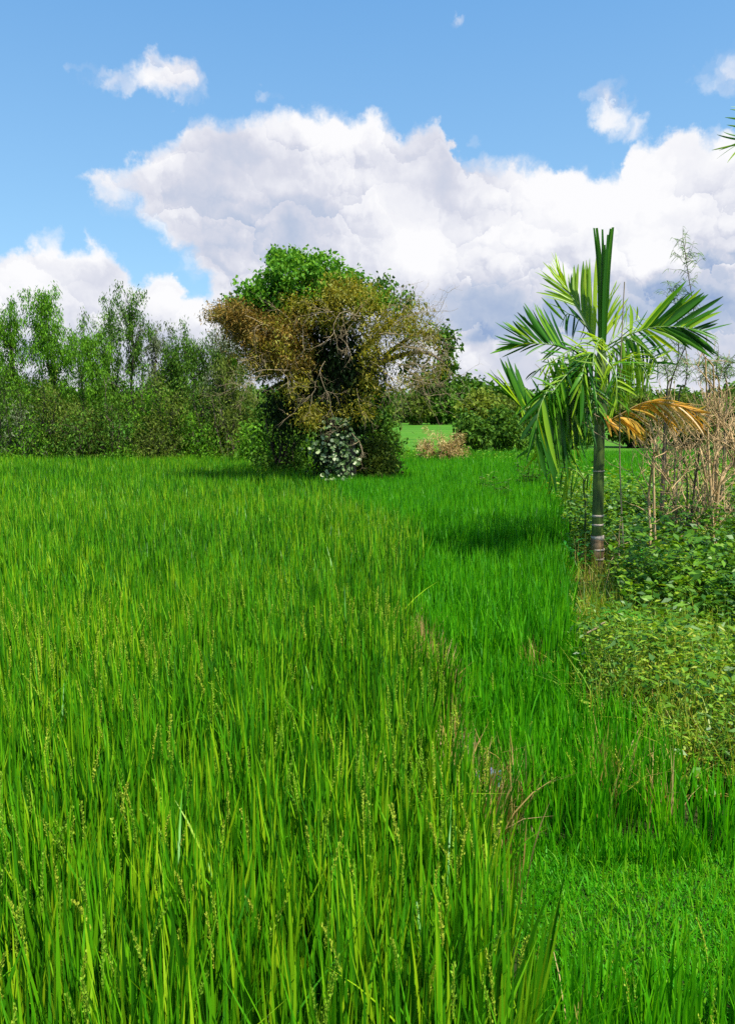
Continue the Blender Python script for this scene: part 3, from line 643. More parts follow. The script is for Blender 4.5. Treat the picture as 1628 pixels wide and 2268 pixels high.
# ------------------------------------------------------------------ palms
def mat_trunk(name, c1, c2, c3, zs):
    m = bpy.data.materials.new(name); m.use_nodes = True; q = NT(m.node_tree); p = q.n['Principled BSDF']
    pos = q.new('ShaderNodeNewGeometry').outputs['Position']
    n1 = q.noise(q.v('MULTIPLY', pos, (1, 1, .12)), 30, 5, .6); n2 = q.noise(q.v('MULTIPLY', pos, (.3, .3, 1.0)), zs, 4, .6)
    c = q.ramp(q.m('ADD', q.m('MULTIPLY', n1, .65), q.m('MULTIPLY', n2, .35)), [(.35, c1), (.52, c2), (.66, c3)])
    q.put(p.inputs['Base Color'], c); p.inputs['Roughness'].default_value = .5
    b = q.new('ShaderNodeBump'); b.inputs['Strength'].default_value = .4; b.inputs['Distance'].default_value = .008
    q.put(b.inputs['Height'], n1); q.l.new(b.outputs[0], p.inputs['Normal'])
    return m
M_PGREEN = mat_trunk('green_palm_stem', (.02, .045, .006), (.055, .10, .012), (.16, .23, .03), 6)
M_PBARK = mat_trunk('ringed_palm_bark', (.09, .05, .025), (.20, .12, .06), (.36, .25, .14), 40)
M_RING = mat_bark('pale_ring_scar', (.38, .30, .22), (.60, .50, .40), 40)
M_FROND = mat_leaf('palm_frond', [(.010, .06, .004), (.025, .13, .005), (.09, .27, .009), (.34, .50, .02)], trans=.34, rough=.4, spec=.25, var=.25, tcol=(2.2, 1.8, .5))
M_FRONDL = mat_leaf('sunlit_palm_frond', [(.16, .32, .012), (.28, .46, .018), (.42, .56, .03)], trans=.5, rough=.35, spec=.4, var=.2, tcol=(1.6, 1.4, .5))  # lighter frond copy, glow of sun through the leaves put into its colour
M_FRONDD = mat_leaf('dead_palm_frond', [(.42, .19, .02), (.75, .38, .025), (.88, .56, .07), (.75, .56, .28)], trans=.35, rough=.55, var=.3, tcol=(1.3, 1.1, .8))
M_RACH = mat_bark('frond_midrib', (.10, .20, .03), (.22, .34, .06), 12, .4)
M_RACHD = mat_bark('dead_midrib', (.30, .16, .04), (.55, .36, .12), 12, .5)

PB = G(1318, 1285, 0.0); PY = PB[1]
def Zq(x, y, dy=0.0): return P(1034.5+x/2.675, 474.8+y/2.675, PY+dy)
def frond(parent, rach, A, B, nA, nB, mat=None, rmat=None, tA=(.12, 1), tB=(.12, 1), w=.042, arch=.12, seed=0, pt=Zq, rr=.011, label=None, name='frond', jit=.045, rsh=0):
    g = np.random.default_rng(seed); mb = MB()
    R = curve_pts([pt(*r) for r in rach], 40); mb.tube(R, np.linspace(rr, rr*.35, 40), 6, mat=1)
    for tips, n, tt in ((A, nA, tA), (B, nB, tB)):
        if not tips: continue
        Tp = curve_pts([pt(*t) for t in tips], 200)
        u = (np.arange(n)+.5)/n; ib = np.clip(((tt[0]+(tt[1]-tt[0])*u)*39).astype(int), 0, 39)
        tan = np.gradient(R, axis=0)[ib]; b = R[ib]
        e = Tp[np.clip((u*199).astype(int), 0, 199)]+g.normal(0, jit, (n, 3))
        ln = np.linalg.norm(e-b, axis=1, keepdims=True); e = b+(e-b)*g.uniform(.88, 1.06, (n, 1))
        c = b+(e-b)*.5+np.array([0, 0, 1])*arch*ln+unit(tan)*ln*.06+g.normal(0, .015, (n, 3))
        s_ = np.linspace(0, 1, 9)[None, :, None]
        pts = (1-s_)**2*b[:, None]+2*s_*(1-s_)*c[:, None]+s_**2*e[:, None]
        d = unit(e-b); sd = unit(tan); sd = unit(sd-d*(sd*d).sum(1, keepdims=True)+g.normal(0, .22, (n, 3)))
        prof = np.interp(np.linspace(0, 1, 9), [0, .12, .45, .8, 1], [.35, .8, 1, .7, .10])
        W = w*g.uniform(.75, 1.2, (n, 1))*prof[None]*np.clip(ln/.5, .55, 1.25)
        mb.strip(pts, sd, W, np.clip(g.uniform(0, 1, n)+rsh, 0, 1), 0, fold=.18)
    o = mb.build(name, [mat or M_FROND, rmat or M_RACH], parent)
    if label: o['label'] = label
    return o
def palm():
    root = empty('areca_palm', (PB[0], PY, 0), 'young areca palm with green ringed trunk and one dead orange frond, at the paddy edge', 'palm tree')
    mb = MB(); z0 = 0
    top = [Zq(760, 2150), Zq(765, 1990), Zq(770, 1900)]; top[0][2] = -.05
    c = curve_pts(top, 16); mb.tube(c, np.linspace(.100, .080, 16)+.004*np.sin(np.arange(16)*2.2), 20); mb.build('bark_base', M_PBARK, root, smooth=True)
    mb = MB(); mb.tube(curve_pts([Zq(770, 1902), Zq(776, 1600), Zq(780, 1400), Zq(782, 1240)], 24), np.linspace(.074, .066, 24), 20); mb.build('trunk', M_PGREEN, root, smooth=True)
    for y, h in ((1785, 7), (1838, 6), (1915, 15), (1985, 6), (2040, 6), (1520, 2.5)):
        mb = MB(); a = Zq(771+ (1900-y)*.02, y-h); b = Zq(771+(1900-y)*.02, y+h)
        r = .0755 if y < 1900 else (.083 if y < 1950 else .091 + (y-1985)*.00008)
        mb.tube(np.array([a, a*.99+b*.01, a*.5+b*.5, a*.01+b*.99, b]), [r-.006, r, r+.001, r, r-.006], 20); mb.build('trunk_ring', M_RING, root, smooth=True)
    mb = MB(); mb.tube(curve_pts([Zq(782, 1245), Zq(784, 1150), Zq(788, 1000), Zq(794, 860), Zq(800, 740)], 24), np.interp(np.linspace(0, 1, 24), [0, .15, .4, .8, 1], [.068, .09, .095, .06, .035]), 18)
    mb.build('crownshaft', M_PGREEN, root, smooth=True)
    # closed spear leaf, open at the tip
    mb = MB(); g = np.random.default_rng(1)
    sp_ = [[(780, 760), (782, 520), (774, 300), (750, 80)], [(788, 760), (792, 450), (785, 270), (766, 80)], [(796, 760), (800, 450), (803, 250), (800, 88)], [(800, 760), (806, 500), (808, 380), (812, 180)], [(806, 760), (816, 470), (826, 260), (848, 84)], [(812, 760), (826, 470), (840, 270), (862, 76)], [(803, 760), (812, 450), (822, 300), (832, 120)]]
    for k, l in enumerate(sp_):
        p = curve_pts([Zq(x, y, -.02*k+.05) for x, y in l], 14)[None]
        mb.strip(p, unit(np.array([[1.0, .5*(-1)**k, 0]])), np.interp(np.linspace(0, 1, 14), [0, .3, .7, 1], [.04, .06, .05, .03])[None], [.3+.35*(k % 2)], fold=.2)
    mb.build('spear_leaf', M_FROND, root)
    fr = lambda *a, **k: frond(root, *a, **k)
    fr([(785, 800, 0), (700, 630, .1), (620, 490, .25), (560, 400, .4)], [(430, 345, .4), (455, 430, .3), (430, 500, .2)][::-1]+[(440, 330, .5), (465, 275, .5), (525, 225, .6)], [(755, 262, .3), (720, 262, .35), (690, 275, .4), (648, 310, .45), (612, 345, .5), (560, 290, .55), (530, 225, .6)], 17, 26, mat=M_FRONDL, tA=(.5, 1), tB=(.12, .98), arch=.03, seed=1, label='fresh yellow green frond')
    fr([(785, 800, 0), (690, 760, -.2), (600, 800, -.35), (520, 775, -.5), (400, 765, -.6), (330, 775, -.65)], [(490, 560, -.3), (430, 543, -.4), (358, 548, -.5), (290, 588, -.6), (222, 655, -.7), (192, 700, -.7), (165, 780, -.7)], [(480, 900, -.5), (380, 830, -.6), (190, 848, -.7), (165, 805, -.7)], 24, 9, tA=(.45, 1), tB=(.5, 1), arch=.04, seed=2, w=.05)
    fr([(770, 1080, -.1), (640, 1040, -.4), (480, 1060, -.65), (350, 1150, -.8), (300, 1120, -.85)], [(420, 930, -.6), (350, 1000, -.7), (265, 890, -.7), (225, 888, -.8), (195, 900, -.8), (140, 925, -.9), (83, 960, -.9)], [(620, 1330, -.3), (560, 1420, -.5), (430, 1450, -.7), (370, 1320, -.8), (290, 1210, -.9)], 20, 20, tA=(.55, 1), arch=.05, seed=3, w=.045)
    fr([(810, 790, 0), (900, 740, -.1), (1020, 690, -.15), (1120, 668, -.2), (1260, 668, -.3), (1400, 700, -.4)], [(950, 560, 0), (1130, 560, -.1), (1240, 415, -.1), (1300, 440, -.2), (1350, 448, -.2), (1425, 455, -.3), (1462, 505, -.3), (1500, 550, -.4), (1530, 612, -.4), (1536, 650, -.4)], [(1100, 960, -.3), (1160, 860, -.2), (1245, 862, -.3), (1340, 780, -.3), (1430, 862, -.4), (1490, 826, -.4), (1480, 775, -.4), (1536, 720, -.4)], 26, 18, tA=(.3, 1), tB=(.25, 1), arch=.04, seed=4, w=.05)
    fr([(775, 1000, -.1), (640, 930, -.5), (500, 1010, -.9), (420, 1180, -1.1), (400, 1380, -1.15)], [(520, 1000, -.8), (420, 1100, -1), (300, 1200, -1.1), (360, 1340, -1.2), (400, 1560, -1.2)], [(640, 1250, -.5), (610, 1520, -.8), (540, 1480, -1), (520, 1600, -1.1), (440, 1600, -1.2)], 20, 22, arch=.10, seed=5, w=.05)
    fr([(775, 1060, .1), (650, 1050, .35), (480, 1045, .5)], [(700, 860, .3), (600, 830, .4), (550, 838, .45), (505, 850, .5), (475, 880, .5), (440, 990, .6)], None, 16, 0, mat=M_FRONDL, arch=.02, seed=6, w=.05, label='light green upright frond')
    fr([(800, 960, -.1), (930, 850, -.45), (1030, 900, -.7), (1090, 1030, -.85)], [(1010, 800, -.5), (1100, 835, -.6), (1145, 900, -.8), (1150, 1020, -.9)], [(900, 1150, -.5), (960, 1110, -.7), (1030, 1090, -.8), (1090, 1120, -.9)], 20, 24, mat=M_FRONDL, arch=.10, seed=7, w=.026, rsh=-.2, label='drooping yellowish frond')
    fr([(800, 820, -.1), (950, 740, -.35), (1080, 820, -.6), (1130, 900, -.65)], [(1000, 640, -.3), (1130, 770, -.5), (1240, 850, -.6)], [(960, 960, -.4), (1040, 1000, -.6), (1120, 1000, -.7)], 14, 16, arch=.12, seed=8)
    fr([(795, 900, -.1), (740, 820, -.5), (690, 900, -.9), (670, 1060, -1.05)], [(600, 880, -.6), (560, 960, -.8), (590, 1080, -1), (630, 1230, -1.1)], [(760, 960, -.6), (760, 1120, -.9), (720, 1250, -1.1), (680, 1300, -1.1)], 16, 16, arch=.12, seed=9, w=.055)
    fr([(795, 900, .1), (870, 800, .4), (920, 900, .8), (900, 1060, 1.0)], [(960, 760, .5), (1050, 900, .8), (1060, 1060, 1)], [(850, 1000, .5), (850, 1120, .8), (860, 1200, 1)], 14, 12, arch=.12, seed=10)
    fr([(790, 800, .1), (820, 640, .3), (845, 470, .45)], [(960, 600, .3), (920, 480, .35), (905, 430, .4), (885, 358, .5)], [(740, 560, .3), (770, 420, .4), (820, 340, .5)], 12, 9, mat=M_FRONDL, arch=.06, seed=11, w=.035)
    fr([(785, 820, .15), (700, 660, .4), (600, 590, .6), (560, 640, .7)], [(640, 530, .5), (540, 510, .6), (430, 508, .7)], [(690, 760, .4), (600, 720, .5), (545, 690, .7)], 7, 9, arch=.08, seed=12, w=.045)
    fr([(800, 830, 0), (880, 720, .2), (980, 640, .35), (1050, 620, .4)], [(905, 480, .2), (950, 540, .3), (995, 585, .4)], [(930, 840, .1), (1040, 760, .3), (1150, 640, .4)], 9, 10, arch=.08, seed=13, w=.04, mat=M_FRONDL)
    fr([(790, 880, -.1), (800, 740, -.5), (760, 780, -.9), (740, 900, -1.1)], [(700, 700, -.5), (640, 760, -.8), (620, 900, -1)], [(860, 760, -.5), (850, 900, -.9), (800, 1010, -1.1)], 12, 12, mat=M_FRONDL, arch=.12, seed=14, w=.04)
    fr([(795, 1100, -.1), (860, 1020, -.4), (940, 1060, -.7)], [(900, 940, -.4), (980, 980, -.6), (1040, 1060, -.8)], [(830, 1180, -.4), (880, 1220, -.6), (960, 1180, -.8)], 10, 10, arch=.1, seed=15, w=.045)
    fr([(790, 1160, -.1), (700, 1090, -.3), (560, 1120, -.55), (470, 1250, -.7)], [(600, 1000, -.4), (480, 1060, -.6), (400, 1240, -.8)], [(690, 1320, -.3), (600, 1400, -.5), (500, 1400, -.7)], 14, 16, arch=.12, seed=16, w=.05)
    fr([(795, 1000, -.1), (840, 880, -.5), (880, 960, -.9), (885, 1120, -1.0)], [(960, 860, -.5), (1000, 960, -.8), (960, 1200, -1)], [(800, 980, -.7), (800, 1120, -.9), (820, 1240, -1)], 12, 12, mat=M_FROND, arch=.12, seed=18, w=.045, rsh=.3)
    fr([(790, 900, .1), (700, 820, .5), (600, 900, .8), (540, 1060, .95)], [(620, 760, .5), (500, 860, .8), (440, 1040, 1)], [(700, 960, .5), (640, 1080, .8), (560, 1200, 1)], 16, 16, arch=.1, seed=19, w=.045)
    fr([(785, 860, 0), (640, 800, -.3), (520, 860, -.6), (400, 930, -.8)], [(560, 720, -.4), (450, 800, -.6), (345, 965, -.8)], [(700, 920, -.3), (600, 980, -.5), (480, 1010, -.7), (345, 965, -.8)], 10, 12, arch=.08, seed=20, w=.05)
    fr([(795, 1020, -.1), (740, 960, -.55), (760, 1060, -.9), (770, 1180, -1.0)], [(640, 960, -.5), (660, 1120, -.9), (700, 1260, -1)], [(840, 980, -.6), (860, 1120, -.9), (830, 1260, -1.1)], 14, 14, arch=.12, seed=21, w=.05)
    fr([(790, 1120, -.1), (660, 1060, -.4), (560, 1160, -.7), (540, 1320, -.8)], [(520, 1080, -.5), (440, 1220, -.8), (460, 1420, -.9)], [(700, 1240, -.4), (640, 1380, -.7), (590, 1500, -.9)], 18, 18, arch=.14, seed=22, w=.04)
    fr([(795, 860, .2), (900, 800, .3), (1000, 860, .5), (1080, 960, .6)], [(1000, 720, .3), (1120, 820, .5), (1140, 980, .6)], [(900, 980, .3), (960, 1060, .5), (1040, 1080, .6)], 14, 14, arch=.1, seed=23, w=.04, rsh=-.2)
    fr([(775, 1120, -.1), (640, 1100, -.5), (520, 1220, -.85), (480, 1420, -.95)], [(520, 1060, -.7), (380, 1220, -.95), (370, 1380, -1), (400, 1560, -1)], [(660, 1330, -.6), (600, 1540, -.9), (540, 1520, -1), (480, 1620, -1)], 22, 22, arch=.16, seed=24, w=.036, jit=.08)
    fr([(785, 1150, -.05), (720, 1150, -.3), (640, 1260, -.55), (610, 1400, -.6)], [(610, 1160, -.4), (540, 1300, -.6), (560, 1500, -.6)], [(720, 1300, -.3), (700, 1420, -.5), (640, 1540, -.6)], 16, 16, arch=.16, seed=25, w=.034, jit=.08)
    fr([(795, 960, -.1), (700, 900, -.6), (600, 940, -.9), (500, 1060, -1.05)], [(600, 800, -.6), (500, 900, -.9), (420, 1060, -1)], [(700, 1060, -.5), (640, 1140, -.8), (540, 1220, -1)], 20, 20, arch=.12, seed=26, w=.04, jit=.07)
    # dead frond
    fr([(815, 1240, 0), (900, 1190, -.1), (1050, 1115, -.2), (1200, 1120, -.3), (1400, 1190, -.4)], [(1100, 1150, -.1), (1210, 1100, -.3), (1300, 1135, -.3), (1395, 1160, -.4), (1420, 1200, -.4)], [(1020, 1390, -.1), (1090, 1340, -.2), (1110, 1230, -.2), (1250, 1310, -.2), (1270, 1250, -.3), (1340, 1280, -.4), (1420, 1300, -.4), (1440, 1230, -.4)], 30, 36, mat=M_FRONDD, rmat=M_RACHD, tA=(.35, 1), tB=(.12, 1), arch=.05, seed=17, w=.032, label='dead orange frond hanging to the right')
    mb = MB(); g = np.random.default_rng(3)
    for k in range(7):
        a = Zq(812, 1180+k*8, -.08); b = Zq(840+k*13, 1260+g.uniform(0, 70), -.12)
        mb.strip(curve_pts([a, (a+b)/2+np.array([0, 0, .03]), b], 6)[None], unit(np.array([[1, .2, .3]])), np.array([[.02, .05, .06, .05, .03, .01]]), [g.uniform()], fold=.15)
    for k in range(4):
        a = Zq(900, 1200, -.1); b = Zq(960+k*40, 1350+20*(k % 2), -.15); mb.strip(curve_pts([a, (a+b)/2+np.array([0.03, 0, .1]), b], 8)[None], unit(np.array([[1, .2, .5]])), np.full((1, 8), .045)*np.array([.4, .8, 1, 1, 1, .8, .5, .1]), [.6], fold=.2)
    o = mb.build('leaf_sheath', M_FRONDD, root); o['label'] = 'dry orange sheath below the crown'
palm()
def seedling_palm():
    Y = .9; b = Zq(700, 1760, Y); root = empty('palm_seedling', (b[0], b[1], 0), 'small low palm with dark drooping leaves behind the areca palm trunk', 'palm tree')
    mb = MB(); b0 = b.copy(); b0[2] = -.03; mb.tube(curve_pts([b0, b, Zq(690, 1640, Y), Zq(690, 1560, Y)], 12), np.linspace(.018, .012, 12), 7); mb.build('stem', M_PGREEN, root)
    frond(root, [(690, 1570, Y), (640, 1520, Y-.1), (560, 1500, Y-.3), (470, 1540, Y-.5)], [(560, 1440, Y-.2), (470, 1430, Y-.4), (430, 1480, Y-.5)], [(660, 1700, Y-.1), (590, 1710, Y-.2), (520, 1680, Y-.4), (440, 1640, Y-.5)], 8, 14, seed=30, arch=.08)
    frond(root, [(690, 1600, Y), (720, 1540, Y-.1), (790, 1580, Y-.2)], [(740, 1500, Y), (830, 1560, Y-.2)], [(700, 1680, Y), (760, 1700, Y-.2)], 5, 6, seed=31, arch=.06)
    frond(root, [(690, 1560, Y), (600, 1420, Y), (520, 1360, Y-.1), (440, 1380, Y-.2)], [(560, 1300, Y), (470, 1290, Y), (400, 1330, Y-.1)], [(600, 1520, Y), (520, 1500, Y), (430, 1480, Y-.2)], 9, 12, seed=32, arch=.05)
seedling_palm()
def edge_palm():
    Y = 7.5; pt = lambda x, y, dy=0: P(1605+ (x)*0.0748, 212+y*0.0748, Y+dy)
    b = P(1990, 1400, Y); root = empty('areca_palm', (b[0], Y, 0), 'palm outside the right picture edge, only its frond tips reaching in at the top', 'palm tree')
    mb = MB(); t = P(1985, 330, Y); mb.tube(curve_pts([[b[0], Y, -.05], [b[0], Y, 1.5], t], 14), np.linspace(.11, .07, 14), 14); mb.build('trunk', M_PGREEN, root, smooth=True)
    q = lambda x, y, dy=0: P(x, y, Y+dy)
    frond(root, [(1985, 340, 0), (1880, 240, 0), (1760, 240, 0), (1680, 290, 0), (1650, 320, 0)], [(1750, 120, .1), (1640, 225, 0), (1606, 240, 0), (1600, 283, 0), (1575, 300, 0)], [(1860, 430, 0), (1740, 440, 0), (1650, 400, 0), (1596, 348, 0), (1571, 328, 0)], 9, 11, pt=q, seed=40, arch=.05, w=.03, jit=.01, tA=(.25, .98))
    frond(root, [(1985, 340, 0), (2080, 220, .1), (2200, 240, .2), (2290, 380, .3)], [(2060, 100, 0), (2220, 110, .1), (2360, 300, .2)], [(2060, 460, 0), (2180, 500, .1), (2280, 560, .2)], 18, 18, pt=q, seed=41, arch=.08)
    frond(root, [(1985, 350, 0), (1900, 400, -.5), (1850, 520, -.9)], [(1820, 350, -.3), (1790, 480, -.7)], [(1960, 600, -.5), (1880, 660, -.9)], 14, 14, pt=q, seed=42, arch=.08)
    frond(root, [(1985, 340, 0), (2000, 180, .5), (1980, 60, .8)], [(1880, 60, .4), (1900, -60, .8)], [(2110, 60, .4), (2060, -60, .8)], 14, 14, pt=q, seed=43, arch=.05)
edge_palm()

# ------------------------------------------------------------------ dry shrubs on the bank
def Bq(x, y, Y): return P(1399+x*.2243, 805.6+y*.2243, Y)
def dry_shrub(stems, Y, label, seed, tw=2, name='dry_shrub', r0=.021, mat=M_DRYSTEM, pt=Bq, L=.45, nt_=6, group='dead dry shrubs on the weedy bank', spread=.55):
    g = np.random.default_rng(seed); b = pt(*stems[0][0], Y); root = empty(name, (b[0], Y, 0), label, 'shrub', group)
    mb = MB(); tb = mb
    def twig(a, d, L_, r, lev):
        K = 5; p = [a]
        for k in range(K-1): d = unit(d+g.normal(0, .14, 3)+np.array([0, 0, .06])); p.append(p[-1]+d*L_/(K-1))
        tb.tube(curve_pts(p, 7), np.linspace(r, r*.4, 7), 4)
        if lev:
            for k in range(g.integers(2, 4)): twig(p[g.integers(1, K)], unit(d+g.normal(0, .5, 3)), L_*g.uniform(.45, .8), r*.6, lev-1)
    first = True
    for st in stems:
        p = [pt(x, y, Y+g.normal(0, .06)) for x, y in st]
        if first or st[0][1] > 1500: q = p[0].copy(); q[2] = -.02; p = [q]+p
        c = curve_pts(p, 24); c[2:] += np.cumsum(g.normal(0, .003, (22, 3)), 0); rs_ = r0 if (first or st[0][1] > 1500) else r0*.45
        mb.tube(c, np.linspace(rs_, rs_*.45, 24), 6)
        first = False
        for k in range(nt_):
            i = g.integers(7, 24); d = unit(np.array([g.choice([-1, 1])*g.uniform(.3, 1), g.normal(0, .5), g.uniform(.5, 1.3)]))
            twig(c[i], d, L*g.uniform(.5, 1.2), r0*.42, tw)
    mb.build('stem', mat, root)
    return root
dry_shrub([[(-40, 2040), (-85, 1770), (-115, 520), (-68, -810)], [(-95, 815), (-330, 690), (-700, 360)], [(-100, 640), (-400, 470), (-740, 210)], [(-98, 520), (-330, 300), (-560, -10)]], PY-.5, 'tall single bare stem rising in front of the areca palm crown', 1, tw=0, r0=.013, L=.5, nt_=2, mat=M_TWIG)
dry_shrub([[(240, 2150), (215, 1700), (200, 960), (215, 850), (150, 560)], [(175, 1750), (165, 1250), (200, 960), (230, 700)], [(200, 940), (330, 880), (470, 830)], [(220, 960), (330, 1140), (420, 1300)]], PY-.2, 'twin stemmed dry shrub just right of the areca palm trunk', 2, nt_=5)
dry_shrub([[(460, 1900), (430, 1400), (480, 900), (500, 780)], [(440, 1500), (400, 1280), (300, 960)], [(450, 1350), (520, 1080), (600, 740)]], PY+.6, 'forked tan dry shrub under the dead orange frond', 3, nt_=7)
dry_shrub([[(545, 1950), (530, 1600), (522, 1070)], [(560, 1700), (600, 1300), (655, 900), (700, 650)], [(420, 1810), (560, 1560), (680, 1380)]], PY+.3, 'dark stemmed dry shrub between the forked tan one and the tallest bushy one', 4, nt_=5, mat=M_BARK)
dry_shrub([[(808, 2000), (790, 1300), (760, 900), (750, 500), (728, -60)], [(820, 1950), (835, 1300), (840, 700), (800, 300), (788, 20)], [(800, 1900), (770, 1400), (700, 950), (680, 820)], [(812, 1900), (850, 1250), (1000, 1010), (1090, 900)],
           [(806, 1800), (860, 1150), (1000, 950), (1120, 820)], [(800, 1700), (810, 1000), (900, 800), (1021, 760)], [(800, 1700), (720, 1400), (640, 1300)], [(840, 1000), (850, 700), (910, 340)], [(790, 1200), (730, 900), (600, 640)]], PY+.1, 'tallest bushy dry shrub, a fan of tan stems near the right picture edge', 5, nt_=7, L=.5)
dry_shrub([[(1120, 1900), (1080, 1400), (1020, 900), (960, 560)], [(1110, 1700), (1060, 1200), (1000, 1000), (880, 760)], [(1120, 1700), (1150, 1200), (1120, 700)]], PY+.2, 'dry shrub reaching in from the right picture edge', 6, nt_=6)
dry_shrub([[(640, 1900), (660, 1500), (640, 1100), (600, 760)], [(640, 1800), (700, 1350), (760, 1000)], [(650, 1850), (580, 1500), (500, 1250)]], PY+1.6, 'pale tan dry shrub behind the tallest bushy one', 7, nt_=5)
dry_shrub([[(900, 1700), (920, 1200), (940, 800), (900, 500)], [(900, 1500), (1000, 1100), (1040, 800)], [(900, 1500), (840, 1100), (800, 700)]], PY+2.6, 'fine twigged dry shrub farthest back by the right picture edge', 8, nt_=6)
dry_shrub([[(330, 1500), (350, 1100), (330, 800)], [(330, 1400), (400, 1000), (420, 700)], [(330, 1400), (260, 1100), (200, 800)]], PY+2.8, 'small dry shrub in the weeds behind the dead orange frond', 9, nt_=5)
for i, (l, lb) in enumerate([([[(-130, 2000), (-125, 1750), (-118, 1500)]], 'short dead stalk right of the areca palm base'), ([[(-230, 2010), (-165, 1860), (-90, 1690)]], 'slanting dead stick against the foot of the areca palm'),
                            ([[(-450, 2650), (-380, 2600), (-230, 2540)]], 'fallen pale stick on the weeds left below the areca palm')]):
    if i == 2:
        mb = MB(); a = G(1300, 1402, .32); b = G(1346, 1376, .42); mb.tube(wob(a, b, 5, .006, rng), .008, 5)
        tag(mb.build('stick', M_TWIG), lb, 'stick')
    else: dry_shrub(l, PY-.35, lb, 20+i, tw=0, nt_=2, r0=.011, name='dead_stalk', L=.2)
def wispy(stems, Y, n, label, seed, R=.35, lo=.45):
    g = np.random.default_rng(seed); b = P(*stems[0][0], Y); root = empty('feathery_tree', (b[0], Y, 0), label, 'tree', 'thin feathery saplings behind the dry shrubs')
    mb, lm = MB(), MB()
    for st in stems:
        p = [P(x, y, Y) for x, y in st]; q = p[0].copy(); q[2] = -.02; c = curve_pts([q]+p, 40); mb.tube(c, np.linspace(.014, .004, 40), 6)
        for k in range(n):
            i = int(40*g.uniform(lo, 1)); i = min(i, 39); d = unit(np.array([g.normal(0, 1), g.normal(0, .8), g.uniform(.3, 1.1)])); L = R*g.uniform(.5, 1.3)*(1.25-i/60)
            t = wob(c[i], c[i]+d*L, 4, .02, g); mb.tube(t, np.linspace(.004, .0015, 8), 3)
            m = 11; q = t[g.integers(1, 8, m)]
            th = g.uniform(0, 6.28, m); dd = unit(np.stack([np.cos(th), np.sin(th), g.uniform(-.5, .4, m)], 1)); s_ = np.linspace(0, 1, 4)[None, :, None]
            ll = g.uniform(.05, .13, m)[:, None, None]
            pts = q[:, None]+dd[:, None]*s_*ll+np.array([0, 0, -1])*s_**2*ll*.5
            lm.strip(pts, unit(np.cross(dd, rdir(m, g))), np.full((m, 4), .009)*np.array([.6, 1, .9, .2]), g.uniform(0, 1, m))
    mb.build('trunk', M_BARK, root); lm.build('foliage', LEAF['pale'], root)
wispy([[(1474, 890), (1490, 830), (1520, 760), (1536, 700), (1522, 600), (1514, 540)], [(1480, 890), (1500, 800), (1500, 720), (1490, 640)]], PY+2.2, 34, 'tall thin feathery sapling rising above the right palm frond', 1, R=.42, lo=.35)
wispy([[(1502, 890), (1516, 855), (1521, 800), (1512, 740)], [(1476, 890), (1478, 840), (1468, 800)]], PY+2.0, 18, 'dark stemmed feathery sapling just right of the palm crown', 2, R=.3, lo=.5)
wispy([[(1592, 890), (1586, 830), (1590, 780)], [(1608, 890), (1604, 830), (1622, 800)], [(1570, 890), (1562, 840), (1556, 800)]], PY+1.8, 22, 'wide low feathery sapling by the right picture edge', 3, R=.3, lo=.5)
